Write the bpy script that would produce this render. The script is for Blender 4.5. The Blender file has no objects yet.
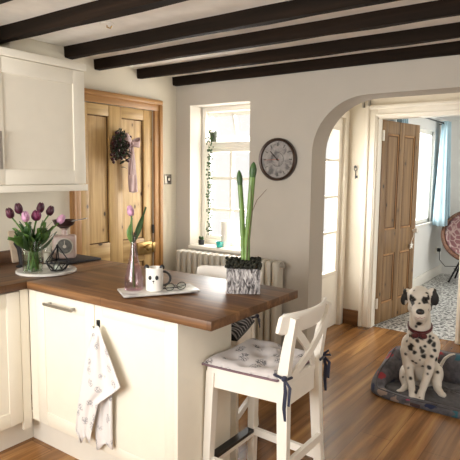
import bpy, bmesh, math, random
import numpy as np
from mathutils import Vector, Matrix
random.seed(7)
S = bpy.context.scene
COL = S.collection
PI = math.pi

# ------------------------------------------------------------------ camera model
F, YAW, PIT, ROL = 528.4, .6206, .1097, .0108
H = 1.5
def _cam(v):
    X, Y, Z = v
    cp, sp, cr, sr = math.cos(PIT), math.sin(PIT), math.cos(ROL), math.sin(ROL)
    x, y, z = X, -Z, Y
    y2, z2 = y*cp - z*sp, y*sp + z*cp
    return (x*cr - y2*sr, x*sr + y2*cr, z2)
_cy, _sy = math.cos(YAW), math.sin(YAW)
CM = np.stack([_cam((_cy, -_sy, 0)), _cam((_sy, _cy, 0)), _cam((0, 0, 1))], 1)
EYE = np.array([0, 0, H])
def at(ax, val, px, py):
    """point of the plane ax=val that the photograph shows at (px, py)"""
    d = CM.T @ np.array([(px-230)/F, (py-230)/F, 1.0])
    i = 'xyz'.index(ax)
    return Vector(EYE + d*((val-EYE[i])/d[i]))
cam = bpy.data.cameras.new('camera')
co = bpy.data.objects.new('camera', cam); COL.objects.link(co)
cam.sensor_width = 36; cam.lens = F/460*36; cam.clip_start = .05
m3 = Matrix([CM[0], -CM[1], -CM[2]]).transposed()
co.matrix_world = Matrix.Translation((0, 0, H)) @ m3.to_4x4()
S.camera = co

# ------------------------------------------------------------------ materials
def new_mat(name):
    m = bpy.data.materials.new(name); m.use_nodes = True
    nt = m.node_tree; b = nt.nodes['Principled BSDF']
    return m, nt, b
def N(nt, t, **kw):
    n = nt.nodes.new(t)
    for k, v in kw.items():
        if k in n.inputs: n.inputs[k].default_value = v
        else: setattr(n, k, v)
    return n
def ramp(nt, fac, stops):
    r = nt.nodes.new('ShaderNodeValToRGB')
    el = r.color_ramp.elements
    while len(el) < len(stops): el.new(.5)
    for e, (p, c) in zip(el, stops):
        e.position = p; e.color = (*c, 1)
    nt.links.new(fac, r.inputs['Fac']); return r.outputs['Color']
def coords(nt, scale=(1, 1, 1), rot=(0, 0, 0), loc=(0, 0, 0)):
    tc = nt.nodes.new('ShaderNodeTexCoord'); mp = nt.nodes.new('ShaderNodeMapping')
    mp.inputs['Scale'].default_value = scale; mp.inputs['Rotation'].default_value = rot; mp.inputs['Location'].default_value = loc
    nt.links.new(tc.outputs['Object'], mp.inputs['Vector']); return mp.outputs['Vector']
def bump(nt, b, h, strength=.2, dist=.01):
    bp = nt.nodes.new('ShaderNodeBump'); bp.inputs['Strength'].default_value = strength; bp.inputs['Distance'].default_value = dist
    nt.links.new(h, bp.inputs['Height']); nt.links.new(bp.outputs['Normal'], b.inputs['Normal'])
def mix(nt, fac, a, c, mode='MIX'):
    m = nt.nodes.new('ShaderNodeMix'); m.data_type = 'RGBA'; m.blend_type = mode
    for i, v in ((0, fac), (6, a), (7, c)):
        if isinstance(v, (int, float)): m.inputs[i].default_value = v
        elif isinstance(v, tuple): m.inputs[i].default_value = (*v, 1)
        else: nt.links.new(v, m.inputs[i])
    return m.outputs[2]
def plain(name, c, rough=.5, metal=0, var=.06, scale=12, bmp=0, spec=.5, sheen=0, coat=0):
    m, nt, b = new_mat(name)
    v = coords(nt)
    n = N(nt, 'ShaderNodeTexNoise', Scale=scale, Detail=4.0); nt.links.new(v, n.inputs['Vector'])
    lo = tuple(max(0, x*(1-var)) for x in c); hi = tuple(min(1, x*(1+var)) for x in c)
    nt.links.new(ramp(nt, n.outputs['Fac'], [(.3, lo), (.7, hi)]), b.inputs['Base Color'])
    b.inputs['Roughness'].default_value = rough; b.inputs['Metallic'].default_value = metal
    b.inputs['Specular IOR Level'].default_value = spec
    if sheen: b.inputs['Sheen Weight'].default_value = sheen
    if coat: b.inputs['Coat Weight'].default_value = coat; b.inputs['Coat Roughness'].default_value = .15
    if bmp: bump(nt, b, n.outputs['Fac'], bmp)
    return m
def wood(name, dark, mid, light, axis='x', rough=.4, knots=0, grain=26, stave=None, bmp=.06, spec=.4, flat='x'):
    """long streaky grain along one axis; stave = board width across that axis"""
    m, nt, b = new_mat(name)
    st = {'x': (.05, 1, 1), 'y': (1, .05, 1), 'z': (1, 1, .05)}[axis]
    v = coords(nt, scale=st)
    n = N(nt, 'ShaderNodeTexNoise', Scale=grain, Detail=6.0, Roughness=.62, Distortion=.4); nt.links.new(v, n.inputs['Vector'])
    colr = ramp(nt, n.outputs['Fac'], [(.28, dark), (.5, mid), (.72, light)])
    if stave:
        bw, bl, ax2 = stave
        v2 = coords(nt, rot=(0, 0, PI/2) if axis == 'y' else (0, 0, 0))
        br = N(nt, 'ShaderNodeTexBrick', Scale=1.0)
        br.inputs['Brick Width'].default_value = bl; br.inputs['Row Height'].default_value = bw
        br.inputs['Mortar Size'].default_value = ax2; br.inputs['Mortar Smooth'].default_value = .1
        br.inputs['Color1'].default_value = (.70, .67, .64, 1); br.inputs['Color2'].default_value = (1.2, 1.18, 1.12, 1)
        br.inputs['Mortar'].default_value = (.55, .5, .47, 1); br.offset = .37
        nt.links.new(v2, br.inputs['Vector'])
        colr = mix(nt, 1.0, colr, br.outputs['Color'], 'MULTIPLY')
    if knots:
        sc = [{'z': (1, 1, .55), 'x': (.55, 1, 1), 'y': (1, .55, 1)}[axis][q] for q in range(3)]; sc['xyz'.index(flat)] = 0
        v3 = coords(nt, scale=sc, loc=(3.3, 1.7, .4))
        vo = N(nt, 'ShaderNodeTexVoronoi', Scale=knots, Randomness=1.0); nt.links.new(v3, vo.inputs['Vector'])
        k = ramp(nt, vo.outputs['Distance'], [(.07, (1, 1, 1)), (.13, (0, 0, 0))])
        k2 = ramp(nt, vo.outputs['Distance'], [(.10, (.5, .5, .5)), (.28, (0, 0, 0))])
        colr = mix(nt, k2, colr, dark)
        colr = mix(nt, k, colr, tuple(x*.22 for x in dark))
    nt.links.new(colr, b.inputs['Base Color'])
    b.inputs['Roughness'].default_value = rough; b.inputs['Specular IOR Level'].default_value = spec
    bump(nt, b, n.outputs['Fac'], bmp, .004)
    return m
def glassy(name, tint=(1, 1, 1), refl=.12, alpha=.92):
    m = bpy.data.materials.new(name); m.use_nodes = True; nt = m.node_tree; nt.nodes.clear()
    o = nt.nodes.new('ShaderNodeOutputMaterial'); t = nt.nodes.new('ShaderNodeBsdfTransparent'); g = nt.nodes.new('ShaderNodeBsdfGlossy')
    t.inputs['Color'].default_value = (*[x*alpha for x in tint], 1); g.inputs['Roughness'].default_value = .04
    lw = nt.nodes.new('ShaderNodeLayerWeight'); lw.inputs['Blend'].default_value = .5
    pw = nt.nodes.new('ShaderNodeMath'); pw.operation = 'POWER'; pw.inputs[1].default_value = 3.0; nt.links.new(lw.outputs['Facing'], pw.inputs[0])
    ml = nt.nodes.new('ShaderNodeMath'); ml.operation = 'MULTIPLY_ADD'; ml.inputs[1].default_value = refl*2.5; ml.inputs[2].default_value = .04; nt.links.new(pw.outputs[0], ml.inputs[0])
    mx = nt.nodes.new('ShaderNodeMixShader')
    nt.links.new(ml.outputs[0], mx.inputs[0]); nt.links.new(t.outputs[0], mx.inputs[1]); nt.links.new(g.outputs[0], mx.inputs[2])
    nt.links.new(mx.outputs[0], o.inputs[0]); return m

M = {}
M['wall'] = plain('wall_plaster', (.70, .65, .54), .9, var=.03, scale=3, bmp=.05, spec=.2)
M['wallfar'] = plain('grey_plaster_dimmed', (.48, .442, .385), .9, var=.03, scale=3, bmp=.05, spec=.2)  # greyer plaster, darkened further in colour for the dim light there
M['hallwall'] = plain('hall_plaster', (.78, .73, .63), .9, var=.03, scale=3, bmp=.04, spec=.2)
M['whitewall'] = plain('pale_plaster', (.70, .70, .68), .9, var=.03, scale=3, spec=.2)
M['ceil'] = plain('ceiling_plaster', (.88, .855, .80), .95, var=.06, scale=9, bmp=.25, spec=.1)
M['beam'] = wood('dark_beam_wood', (.006, .004, .002), (.013, .008, .005), (.026, .015, .009), 'x', .75, grain=14, bmp=.5, spec=.1)
M['cab'] = plain('cream_cabinet_paint', (.80, .758, .65), .38, var=.015, spec=.4)
M['panel'] = plain('shaker_panel_paint', (.79, .747, .64), .4, var=.015, spec=.4)
M['plinth'] = plain('plinth_paint', (.78, .75, .67), .4, var=.015)
M['white'] = plain('white_gloss_paint', (.83, .80, .73), .35, var=.015)
M['trimw'] = plain('cream_trim_paint', (.82, .775, .68), .35, var=.015)
M['top_x'] = wood('walnut_worktop', (.060, .026, .011), (.135, .064, .026), (.265, .135, .057), 'x', .42, grain=22, stave=(.105, .62, .0015), bmp=.03)
M['top_y'] = wood('walnut_worktop_side', (.060, .026, .011), (.135, .064, .026), (.265, .135, .057), 'y', .42, grain=22, stave=(.105, .62, .0015), bmp=.03)
M['floor'] = wood('oak_plank_floor', (.075, .030, .009), (.25, .118, .040), (.50, .275, .10), 'y', .27, grain=11, stave=(.18, 1.2, .002), bmp=.05)
M['pine'] = wood('waxed_pine', (.31, .18, .065), (.54, .36, .155), (.66, .475, .235), 'z', .45, knots=11, grain=20)
M['pine_h'] = wood('waxed_pine_rail', (.31, .18, .065), (.51, .34, .145), (.63, .45, .215), 'y', .45, knots=9, grain=20)
M['pine_case'] = wood('waxed_pine_casing', (.22, .10, .032), (.38, .195, .068), (.46, .25, .09), 'z', .4, grain=16)
M['pine_case_h'] = wood('waxed_pine_casing_top', (.22, .10, .032), (.38, .195, .068), (.46, .25, .09), 'y', .4, grain=16)
M['pine_d'] = wood('old_pine', (.11, .058, .021), (.22, .125, .05), (.32, .195, .085), 'z', .5, knots=10, grain=20, flat='y')
M['skirt'] = wood('brown_skirting', (.09, .04, .015), (.17, .08, .03), (.24, .12, .05), 'x', .4)
M['shade_wood'] = plain('shade_tone_wood', (.10, .045, .015), .8)  # dark brown that stands in for shade in the door recesses
M['steel'] = plain('brushed_steel', (.55, .53, .50), .3, 1, var=.1)
M['steel_dark'] = plain('aged_steel', (.20, .185, .165), .35, 1, var=.15)
M['mauve'] = plain('mauve_piping', (.20, .13, .15), .85)
M['chrome'] = plain('dark_chrome', (.36, .345, .32), .2, 1, var=.1)
M['brass'] = plain('old_brass', (.42, .29, .12), .38, 1, var=.2, scale=30)
M['black'] = plain('black_paint', (.012, .012, .013), .45)
M['blackmetal'] = plain('black_metal', (.015, .015, .016), .35, .6)
M['winglass'] = glassy('window_glass', (1, 1, 1), .05, .98)
M['glass'] = glassy('clear_glass', (.95, .985, .965), .34, .96)
M['pglass'] = glassy('lilac_glass', (.95, .87, .93), .22, .97)
M['water'] = glassy('vase_water', (.93, .97, .90), .1, .95)
M['green'] = plain('stem_green', (.075, .16, .03), .45, var=.35, scale=25)
M['leafdark'] = plain('leaf_green', (.035, .085, .022), .45, var=.4, scale=25)
M['amaryllis'] = plain('amaryllis_green', (.125, .22, .045), .4, var=.25, scale=20)
M['purple'] = plain('tulip_purple', (.055, .006, .022), .5, var=.4, scale=40)
M['magenta'] = plain('tulip_magenta', (.16, .02, .075), .5, var=.4, scale=40)
M['lilac'] = plain('tulip_lilac', (.52, .28, .42), .5, var=.35, scale=40)
M['cream_cer'] = plain('white_ceramic', (.80, .78, .73), .2, var=.02, coat=.5)
M['teal'] = plain('teal_glaze', (.02, .38, .36), .25, coat=.5)
M['navy'] = plain('navy_ribbon', (.007, .010, .035), .7, sheen=.3)
M['pinkcase'] = plain('pale_pink_enamel', (.42, .31, .27), .35)
M['dialface'] = plain('dial_dark', (.09, .085, .075), .4, var=.4, scale=60)
M['dialrim'] = plain('dial_rim_cream', (.45, .40, .33), .4)
M['panbrown'] = plain('dark_brown_pan', (.05, .025, .022), .3, .3)
M['boardbeige'] = plain('beige_board', (.42, .33, .24), .6, var=.12, scale=15)
M['slate'] = plain('black_slate', (.010, .009, .011), .6, var=.4)
M['moss'] = plain('dark_moss', (.02, .02, .012), .95, var=.7, scale=90, bmp=1)
M['twig'] = plain('brown_twig', (.11, .06, .04), .8)
M['ribbon'] = plain('dusty_pink_ribbon', (.38, .245, .23), .6, sheen=.4, var=.15)
M['berry'] = plain('dark_berry', (.07, .018, .024), .35, var=.6, scale=40)
M['sage'] = plain('grey_green_leaf', (.07, .085, .055), .7, var=.5, scale=40)
M['rose'] = plain('dried_rose', (.26, .10, .055), .7, var=.4, scale=40)
M['clockrim'] = plain('bronze_clock_rim', (.045, .026, .018), .35, .4, var=.3)
M['red'] = plain('faded_red', (.33, .10, .07), .5)
M['rad'] = plain('cream_radiator', (.50, .465, .39), .4, var=.02)
M['curtain'] = plain('blue_curtain', (.36, .51, .59), .85, var=.08, scale=5, sheen=.3)
M['collar'] = plain('dark_red_fabric', (.085, .008, .010), .7, var=.3, sheen=.2)
M['dognose'] = plain('dog_nose', (.012, .011, .012), .3)
M['dogeye'] = plain('dog_eye', (.02, .010, .005), .08)
M['dogmouth'] = plain('dog_lip', (.35, .15, .14), .5)
M['labelbrown'] = plain('brown_label', (.05, .022, .02), .6)
M['rattan'] = plain('woven_rattan', (.14, .062, .035), .6, var=.6, scale=45, bmp=.6)

def marble(name, a, c, scale=5):
    m, nt, b = new_mat(name); v = coords(nt)
    n = N(nt, 'ShaderNodeTexNoise', Scale=scale, Detail=8.0, Distortion=1.2); nt.links.new(v, n.inputs['Vector'])
    nt.links.new(ramp(nt, n.outputs['Fac'], [(.35, a), (.5, c), (.62, c), (.7, a)]), b.inputs['Base Color'])
    b.inputs['Roughness'].default_value = .22; return m
M['marble'] = marble('grey_marble', (.42, .41, .38), (.60, .58, .54))
M['tray'] = marble('white_marble', (.36, .34, .33), (.62, .60, .56), 7)
def bark():
    m, nt, b = new_mat('silvery_bark'); v = coords(nt, scale=(1, 1, .22))
    n = N(nt, 'ShaderNodeTexNoise', Scale=110.0, Detail=5.0, Distortion=1.4); nt.links.new(v, n.inputs['Vector'])
    nt.links.new(ramp(nt, n.outputs['Fac'], [(.38, (.03, .026, .026)), (.5, (.25, .23, .23)), (.64, (.60, .575, .565))]), b.inputs['Base Color'])
    b.inputs['Roughness'].default_value = .6; bump(nt, b, n.outputs['Fac'], .9, .01); return m
M['bark'] = bark()
def tilefloor():
    m, nt, b = new_mat('patterned_floor_tile'); v = coords(nt)
    vo = N(nt, 'ShaderNodeTexVoronoi', Scale=21.0, Randomness=.75); vo.feature = 'DISTANCE_TO_EDGE'; nt.links.new(v, vo.inputs['Vector'])
    n = N(nt, 'ShaderNodeTexNoise', Scale=34.0, Detail=2.0); nt.links.new(v, n.inputs['Vector'])
    mu = nt.nodes.new('ShaderNodeMath'); mu.operation = 'ADD'; nt.links.new(vo.outputs['Distance'], mu.inputs[0]); nt.links.new(n.outputs['Fac'], mu.inputs[1])
    nt.links.new(ramp(nt, mu.outputs[0], [(.60, (.60, .60, .58)), (.66, (.025, .027, .03))]), b.inputs['Base Color'])
    b.inputs['Roughness'].default_value = .35; return m
M['tile'] = tilefloor()
def clockface():
    m, nt, b = new_mat('grey_map_clock_face'); v = coords(nt)
    n = N(nt, 'ShaderNodeTexNoise', Scale=24.0, Detail=5.0, Distortion=.6); nt.links.new(v, n.inputs['Vector'])
    nt.links.new(ramp(nt, n.outputs['Fac'], [(.36, (.12, .11, .11)), (.5, (.27, .25, .235)), (.66, (.34, .315, .29))]), b.inputs['Base Color'])
    b.inputs['Roughness'].default_value = .5; return m
M['clockface'] = clockface()
def printed(name, base, ink, scale, thr, size=.0):
    """pale cloth with scattered dark sketchy animal-like prints"""
    m, nt, b = new_mat(name); v = coords(nt)
    vo = N(nt, 'ShaderNodeTexVoronoi', Scale=scale, Randomness=.8); nt.links.new(v, vo.inputs['Vector'])
    n = N(nt, 'ShaderNodeTexNoise', Scale=scale*6.5, Detail=3.0); nt.links.new(v, n.inputs['Vector'])
    near = ramp(nt, vo.outputs['Distance'], [(thr, (1, 1, 1)), (thr+.1, (0, 0, 0))])
    line = ramp(nt, n.outputs['Fac'], [(.43, (0, 0, 0)), (.49, (1, 1, 1)), (.53, (1, 1, 1)), (.6, (0, 0, 0))])
    f = mix(nt, 1.0, near, line, 'MULTIPLY')
    nt.links.new(mix(nt, f, base, ink), b.inputs['Base Color'])
    b.inputs['Roughness'].default_value = .9; b.inputs['Sheen Weight'].default_value = .2; b.inputs['Specular IOR Level'].default_value = .1
    return m
M['towel'] = printed('printed_tea_towel', (.72, .695, .68), (.26, .26, .29), 15, .27)
M['cushion'] = printed('printed_seat_cushion', (.58, .54, .525), (.04, .04, .05), 12, .27)
def stripes():
    m, nt, b = new_mat('striped_dark_cushion'); v = coords(nt, rot=(0, 0, .5))
    w = N(nt, 'ShaderNodeTexWave', Scale=9.0, Distortion=2.5, Detail=2.0); nt.links.new(v, w.inputs['Vector'])
    nt.links.new(ramp(nt, w.outputs['Fac'], [(.62, (.02, .019, .021)), (.85, (.34, .31, .30))]), b.inputs['Base Color'])
    b.inputs['Roughness'].default_value = .9; return m
M['stripes'] = stripes()
def bedfabric():
    m, nt, b = new_mat('grey_print_bed_fabric'); v = coords(nt)
    n0 = N(nt, 'ShaderNodeTexNoise', Scale=30.0, Detail=3.0); nt.links.new(v, n0.inputs['Vector'])
    base = ramp(nt, n0.outputs['Fac'], [(.3, (.055, .052, .060)), (.7, (.125, .117, .128))])
    n1 = N(nt, 'ShaderNodeTexNoise', Scale=24.0, Detail=1.0); nt.links.new(v, n1.inputs['Vector'])
    w = mix(nt, .06, v, n1.outputs['Color'], 'ADD')
    vo = N(nt, 'ShaderNodeTexVoronoi', Scale=10.0, Randomness=.8); nt.links.new(w, vo.inputs['Vector'])
    spot = ramp(nt, vo.outputs['Distance'], [(.30, (1, 1, 1)), (.34, (0, 0, 0))])
    sep = nt.nodes.new('ShaderNodeSeparateColor'); nt.links.new(vo.outputs['Color'], sep.inputs[0])
    pal = ramp(nt, sep.outputs[0], [(0, (.012, .02, .06)), (.3, (.30, .03, .04)), (.5, (.02, .10, .13)), (.7, (.36, .05, .12)), (.85, (.30, .22, .18))])
    pal_node = pal.node; pal_node.color_ramp.interpolation = 'CONSTANT'
    nt.links.new(mix(nt, spot, base, pal), b.inputs['Base Color'])
    b.inputs['Roughness'].default_value = .9; b.inputs['Sheen Weight'].default_value = .15; return m
M['bed'] = bedfabric()
M['bedgrey'] = plain('grey_bed_plush', (.065, .060, .064), .95, var=.35, scale=25, sheen=.2)
def pinkfabric():
    m, nt, b = new_mat('pink_patterned_cushion'); v = coords(nt)
    vo = N(nt, 'ShaderNodeTexVoronoi', Scale=12.0); vo.feature = 'DISTANCE_TO_EDGE'; nt.links.new(v, vo.inputs['Vector'])
    nt.links.new(ramp(nt, vo.outputs['Distance'], [(.05, (.34, .25, .23)), (.12, (.17, .075, .08))]), b.inputs['Base Color'])
    b.inputs['Roughness'].default_value = .9; return m
M['pinkfab'] = pinkfabric()
def coat():
    m, nt, b = new_mat('dalmatian_coat')
    a = nt.nodes.new('ShaderNodeVertexColor'); a.layer_name = 'coat'
    nt.links.new(a.outputs['Color'], b.inputs['Base Color']); b.inputs['Roughness'].default_value = .6
    return m
M['coat'] = coat()

# ------------------------------------------------------------------ mesh helpers
class MB:
    def __init__(s): s.bm = bmesh.new()
    def box(s, lo, hi, bev=0, rot=None, seg=2):
        lo, hi = Vector(lo), Vector(hi); c = (lo+hi)/2; d = hi-lo
        r = bmesh.ops.create_cube(s.bm, size=1); vs = r['verts']
        bmesh.ops.scale(s.bm, vec=d, verts=vs)
        if bev:
            es = {e for v in vs for e in v.link_edges}
            rr = bmesh.ops.bevel(s.bm, geom=list(es), offset=bev, segments=seg, affect='EDGES', profile=.5)
            vs = list({v for f in rr['faces'] for v in f.verts} | {v for v in vs if v.is_valid})
        if rot is not None: bmesh.ops.rotate(s.bm, cent=(0, 0, 0), matrix=rot, verts=vs)
        bmesh.ops.translate(s.bm, vec=c, verts=vs); return s
    def prism(s, pts, vec):
        """polygon (3D points) pushed along vec"""
        a = [s.bm.verts.new(p) for p in pts]; b = [s.bm.verts.new(Vector(p)+Vector(vec)) for p in pts]
        n = len(a)
        s.bm.faces.new(a[::-1]); s.bm.faces.new(b)
        for i in range(n): s.bm.faces.new((a[i], a[(i+1) % n], b[(i+1) % n], b[i]))
        return s
    def tube(s, pts, r, n=10, cap=True, flat=None):
        """round tube along points; r number or list; flat=(u,k): squash along direction u by k"""
        pts = [Vector(p) for p in pts]; rs = r if isinstance(r, (list, tuple)) else [r]*len(pts)
        rings = []; up = None
        for i, p in enumerate(pts):
            t = (pts[min(i+1, len(pts)-1)] - pts[max(i-1, 0)]).normalized()
            if up is None:
                up = Vector((0, 0, 1)) if abs(t.z) < .9 else Vector((1, 0, 0))
            u = (up - t*up.dot(t)).normalized(); w = t.cross(u); up = u
            ring = []
            for k in range(n):
                a = 2*PI*k/n; o = (u*math.cos(a)+w*math.sin(a))*rs[i]
                if flat: d = Vector(flat[0]).normalized(); o -= d*o.dot(d)*(1-flat[1])
                ring.append(s.bm.verts.new(p+o))
            rings.append(ring)
        for a, b in zip(rings, rings[1:]):
            for k in range(n): s.bm.faces.new((a[k], a[(k+1) % n], b[(k+1) % n], b[k]))
        if cap: s.bm.faces.new(rings[0][::-1]); s.bm.faces.new(rings[-1])
        return s
    def bar(s, p, q, w, h, up=(0, 0, 1), w2=None, h2=None):
        """rectangular bar from p to q, w across, h along up"""
        p, q = Vector(p), Vector(q); t = (q-p).normalized(); u = Vector(up); u = (u-t*u.dot(t)).normalized(); v = t.cross(u)
        w2 = w2 or w; h2 = h2 or h; R = []
        for c, a, b in ((p, w, h), (q, w2, h2)):
            R.append([s.bm.verts.new(c+v*(sx*a/2)+u*(sz*b/2)) for sx, sz in ((-1, -1), (1, -1), (1, 1), (-1, 1))])
        a, b = R
        s.bm.faces.new(a[::-1]); s.bm.faces.new(b)
        for k in range(4): s.bm.faces.new((a[k], a[(k+1) % 4], b[(k+1) % 4], b[k]))
        return s
    def lathe(s, prof, c=(0, 0, 0), n=28, axis=(0, 0, 1), cap=True):
        """profile of (radius, height) about an axis through c"""
        q = Vector((0, 0, 1)).rotation_difference(Vector(axis)); c = Vector(c); rings = []
        for r, h in prof:
            rings.append([s.bm.verts.new(c + q @ Vector((max(r, 1e-4)*math.cos(2*PI*k/n), max(r, 1e-4)*math.sin(2*PI*k/n), h))) for k in range(n)])
        for a, b in zip(rings, rings[1:]):
            for k in range(n): s.bm.faces.new((a[k], a[(k+1) % n], b[(k+1) % n], b[k]))
        if cap: s.bm.faces.new(rings[0][::-1]); s.bm.faces.new(rings[-1])
        return s
    def ball(s, c, r, sub=2, rot=None):
        r = (r, r, r) if isinstance(r, (int, float)) else r
        m = Matrix.Translation(c) @ (rot.to_4x4() if rot is not None else Matrix()) @ Matrix.Diagonal((*r, 1))
        bmesh.ops.create_icosphere(s.bm, subdivisions=sub, radius=1, matrix=m); return s
    def grid(s, fn, nu, nv, closed_u=False):
        g = [[s.bm.verts.new(fn(i/(nu if closed_u else nu-1), j/(nv-1))) for j in range(nv)] for i in range(nu)]
        for i in range(nu if closed_u else nu-1):
            for j in range(nv-1):
                k = (i+1) % nu
                s.bm.faces.new((g[i][j], g[k][j], g[k][j+1], g[i][j+1]))
        return s
    def out(s, name, mat, parent=None, smooth=35, solid=0, rec=True):
        if rec: bmesh.ops.recalc_face_normals(s.bm, faces=s.bm.faces)
        me = bpy.data.meshes.new(name); s.bm.to_mesh(me); s.bm.free()
        me.materials.append(M[mat] if isinstance(mat, str) else mat)
        o = bpy.data.objects.new(name, me); COL.objects.link(o)
        if smooth:
            me.polygons.foreach_set('use_smooth', [True]*len(me.polygons)); me.set_sharp_from_angle(angle=math.radians(smooth))
        if parent is not None:
            me.transform(WM(parent).inverted()); o.parent = parent
        if solid:
            md = o.modifiers.new('thickness', 'SOLIDIFY'); md.thickness = solid; md.offset = 0
        return o
def WM(o):
    m = o.matrix_basis.copy()
    while o.parent: o = o.parent; m = o.matrix_basis @ m
    return m
def tag(o, label, cat, group=None, kind=None):
    o['label'] = label; o['category'] = cat
    if group: o['group'] = group
    if kind: o['kind'] = kind
    return o
def thing(name, label, cat, loc, group=None, kind=None, rz=0):
    o = bpy.data.objects.new(name, None); COL.objects.link(o); o.empty_display_size = .05
    o.location = loc; o.rotation_euler = (0, 0, rz); return tag(o, label, cat, group, kind)
def struct(o, label=None, cat=None):
    o['kind'] = 'structure'
    if label: o['label'] = label; o['category'] = cat
    return o
def B(lo, hi, name, mat, parent=None, bev=0): return MB().box(lo, hi, bev).out(name, mat, parent)
def copy_tree(o, parent=None):
    c = o.copy(); COL.objects.link(c)
    if parent is not None: c.parent = parent
    for ch in o.children: copy_tree(ch, c)
    return c

# ------------------------------------------------------------------ room shell
XL, YC, YT, ZC = -3.05, 3.46, 3.69, 2.285      # left wall, clock wall and its back face, ceiling
XR, YB = 2.6, -.95
HX, HY = -2.10, 4.90                          # hall: left wall, far wall
GX, GY, GR = -2.00, 8.30, 1.4                 # garden room: left, far, right
struct(B((XL-.2, YB-.2, -.1), (XR+.2, HY+.06, 0), 'floor', 'floor'), 'warm brown oak plank floor of kitchen and hall', 'floor')
struct(B((GX-.2, HY+.06, -.1), (GR+.2, GY+.2, 0), 'floor_tiled', 'tile'), 'black and white patterned floor beyond the open door', 'floor')
struct(B((XL-.2, YB-.2, ZC), (XR+.2, YT, ZC+.1), 'ceiling', 'ceil'), 'cream plastered ceiling between the dark beams', 'ceiling')
struct(B((HX-.2, YT, ZC), (XR+.2, HY+.14, ZC+.1), 'ceiling_hall', 'hallwall'), 'pale ceiling of the hall behind the arch', 'ceiling')
struct(B((GX-.2, HY+.14, ZC), (GR+.2, GY+.2, ZC+.1), 'ceiling_garden', 'whitewall'), 'white ceiling of the far room', 'ceiling')
# left wall, with the pine door's opening
DY0, DY1, DZ = 2.425, 3.175, 1.985
w = MB()
w.box((XL-.2, YB-.2, 0), (XL, DY0, ZC)); w.box((XL-.2, DY1, 0), (XL, YT, ZC)); w.box((XL-.2, DY0, DZ), (XL, DY1, ZC))
struct(w.out('wall_left', 'wall', smooth=0), 'cream left wall holding the cupboard and pine door', 'wall')
# clock wall with window opening and arch
WX0, WX1, WZ0, WZ1 = -2.895, -2.295, .855, 2.045
AX0, AX1, AZ = -1.757, .15, 2.024
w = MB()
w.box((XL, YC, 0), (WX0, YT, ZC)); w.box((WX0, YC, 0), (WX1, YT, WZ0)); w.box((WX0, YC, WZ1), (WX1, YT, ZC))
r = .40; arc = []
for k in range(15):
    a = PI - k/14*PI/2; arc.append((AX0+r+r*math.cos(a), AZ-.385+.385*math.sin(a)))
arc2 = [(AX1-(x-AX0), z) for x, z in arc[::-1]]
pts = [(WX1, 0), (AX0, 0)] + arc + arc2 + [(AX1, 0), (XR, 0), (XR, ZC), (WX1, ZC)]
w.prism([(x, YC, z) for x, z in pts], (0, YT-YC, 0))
struct(w.out('wall_far', 'wallfar', smooth=25), 'grey cream wall, darkened for dim light, with clock, window and rounded archway', 'wall')
# hall walls
FY0, FY1, FZ = 3.95, 4.80, 2.02
w = MB(); w.box((HX-.15, YT, 0), (HX, FY0, ZC)); w.box((HX-.15, FY1, 0), (HX, HY, ZC)); w.box((HX-.15, FY0, FZ), (HX, FY1, ZC))
struct(w.out('wall_hall_left', 'hallwall', smooth=0), 'hall wall around the glazed front door', 'wall')
OX0, OX1, OZ = -1.812, -1.012, 2.022
w = MB(); w.box((HX-.15, HY, 0), (OX0, HY+.12, ZC)); w.box((OX1, HY, 0), (XR, HY+.12, ZC)); w.box((OX0, HY, OZ), (OX1, HY+.12, ZC))
struct(w.out('wall_hall_far', 'hallwall', smooth=0), 'cream hall wall around the doorway to the far room', 'wall')
# garden room walls
VY0, VY1, VZ0, VZ1 = 6.05, 7.62, .84, 2.075
w = MB(); w.box((GX-.2, HY+.12, 0), (GX, VY0, ZC)); w.box((GX-.2, VY1, 0), (GX, GY, ZC)); w.box((GX-.2, VY0, 0), (GX, VY1, VZ0)); w.box((GX-.2, VY0, VZ1), (GX, VY1, ZC))
struct(w.out('wall_garden_left', 'whitewall', smooth=0), 'white far room wall under the bright window', 'wall')
struct(B((GX-.2, GY, 0), (GR+.2, GY+.15, ZC), 'wall_garden_far', 'whitewall'), 'grey white end wall behind the wicker chair', 'wall')
w = MB(); w.box((GR, HY+.12, 0), (GR+.15, 5.4, ZC)); w.box((GR, 7.6, 0), (GR+.15, GY, ZC)); w.box((GR, 5.4, 0), (GR+.15, 7.6, .5)); w.box((GR, 5.4, 2.1), (GR+.15, 7.6, ZC))
struct(w.out('wall_garden_right', 'whitewall', smooth=0), 'right wall of the far room', 'wall')
# kitchen's walls behind and beside the camera, with window openings, the hall one added for light
RY0, RY1 = .2, 2.6
w = MB(); w.box((XR, YB, 0), (XR+.2, RY0, ZC)); w.box((XR, RY1, 0), (XR+.2, 3.85, ZC)); w.box((XR, 4.75, 0), (XR+.2, HY, ZC)); w.box((XR, 3.85, 0), (XR+.2, 4.75, .7)); w.box((XR, 3.85, 2.1), (XR+.2, 4.75, ZC)); w.box((XR, RY0, 2.1), (XR+.2, RY1, ZC)); w.box((XR, RY0, 0), (XR+.2, RY1, .3))
struct(w.out('wall_right', 'wall', smooth=0), 'kitchen wall on the right of the camera', 'wall')
KX0, KX1 = -2.6, -.75
w = MB(); w.box((XL, YB-.2, 0), (KX0, YB, ZC)); w.box((KX1, YB-.2, 0), (XR+.2, YB, ZC)); w.box((KX0, YB-.2, 2.1), (KX1, YB, ZC)); w.box((KX0, YB-.2, 0), (KX1, YB, .85))
struct(w.out('wall_rear', 'wall', smooth=0), 'kitchen wall behind the camera', 'wall')
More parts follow.
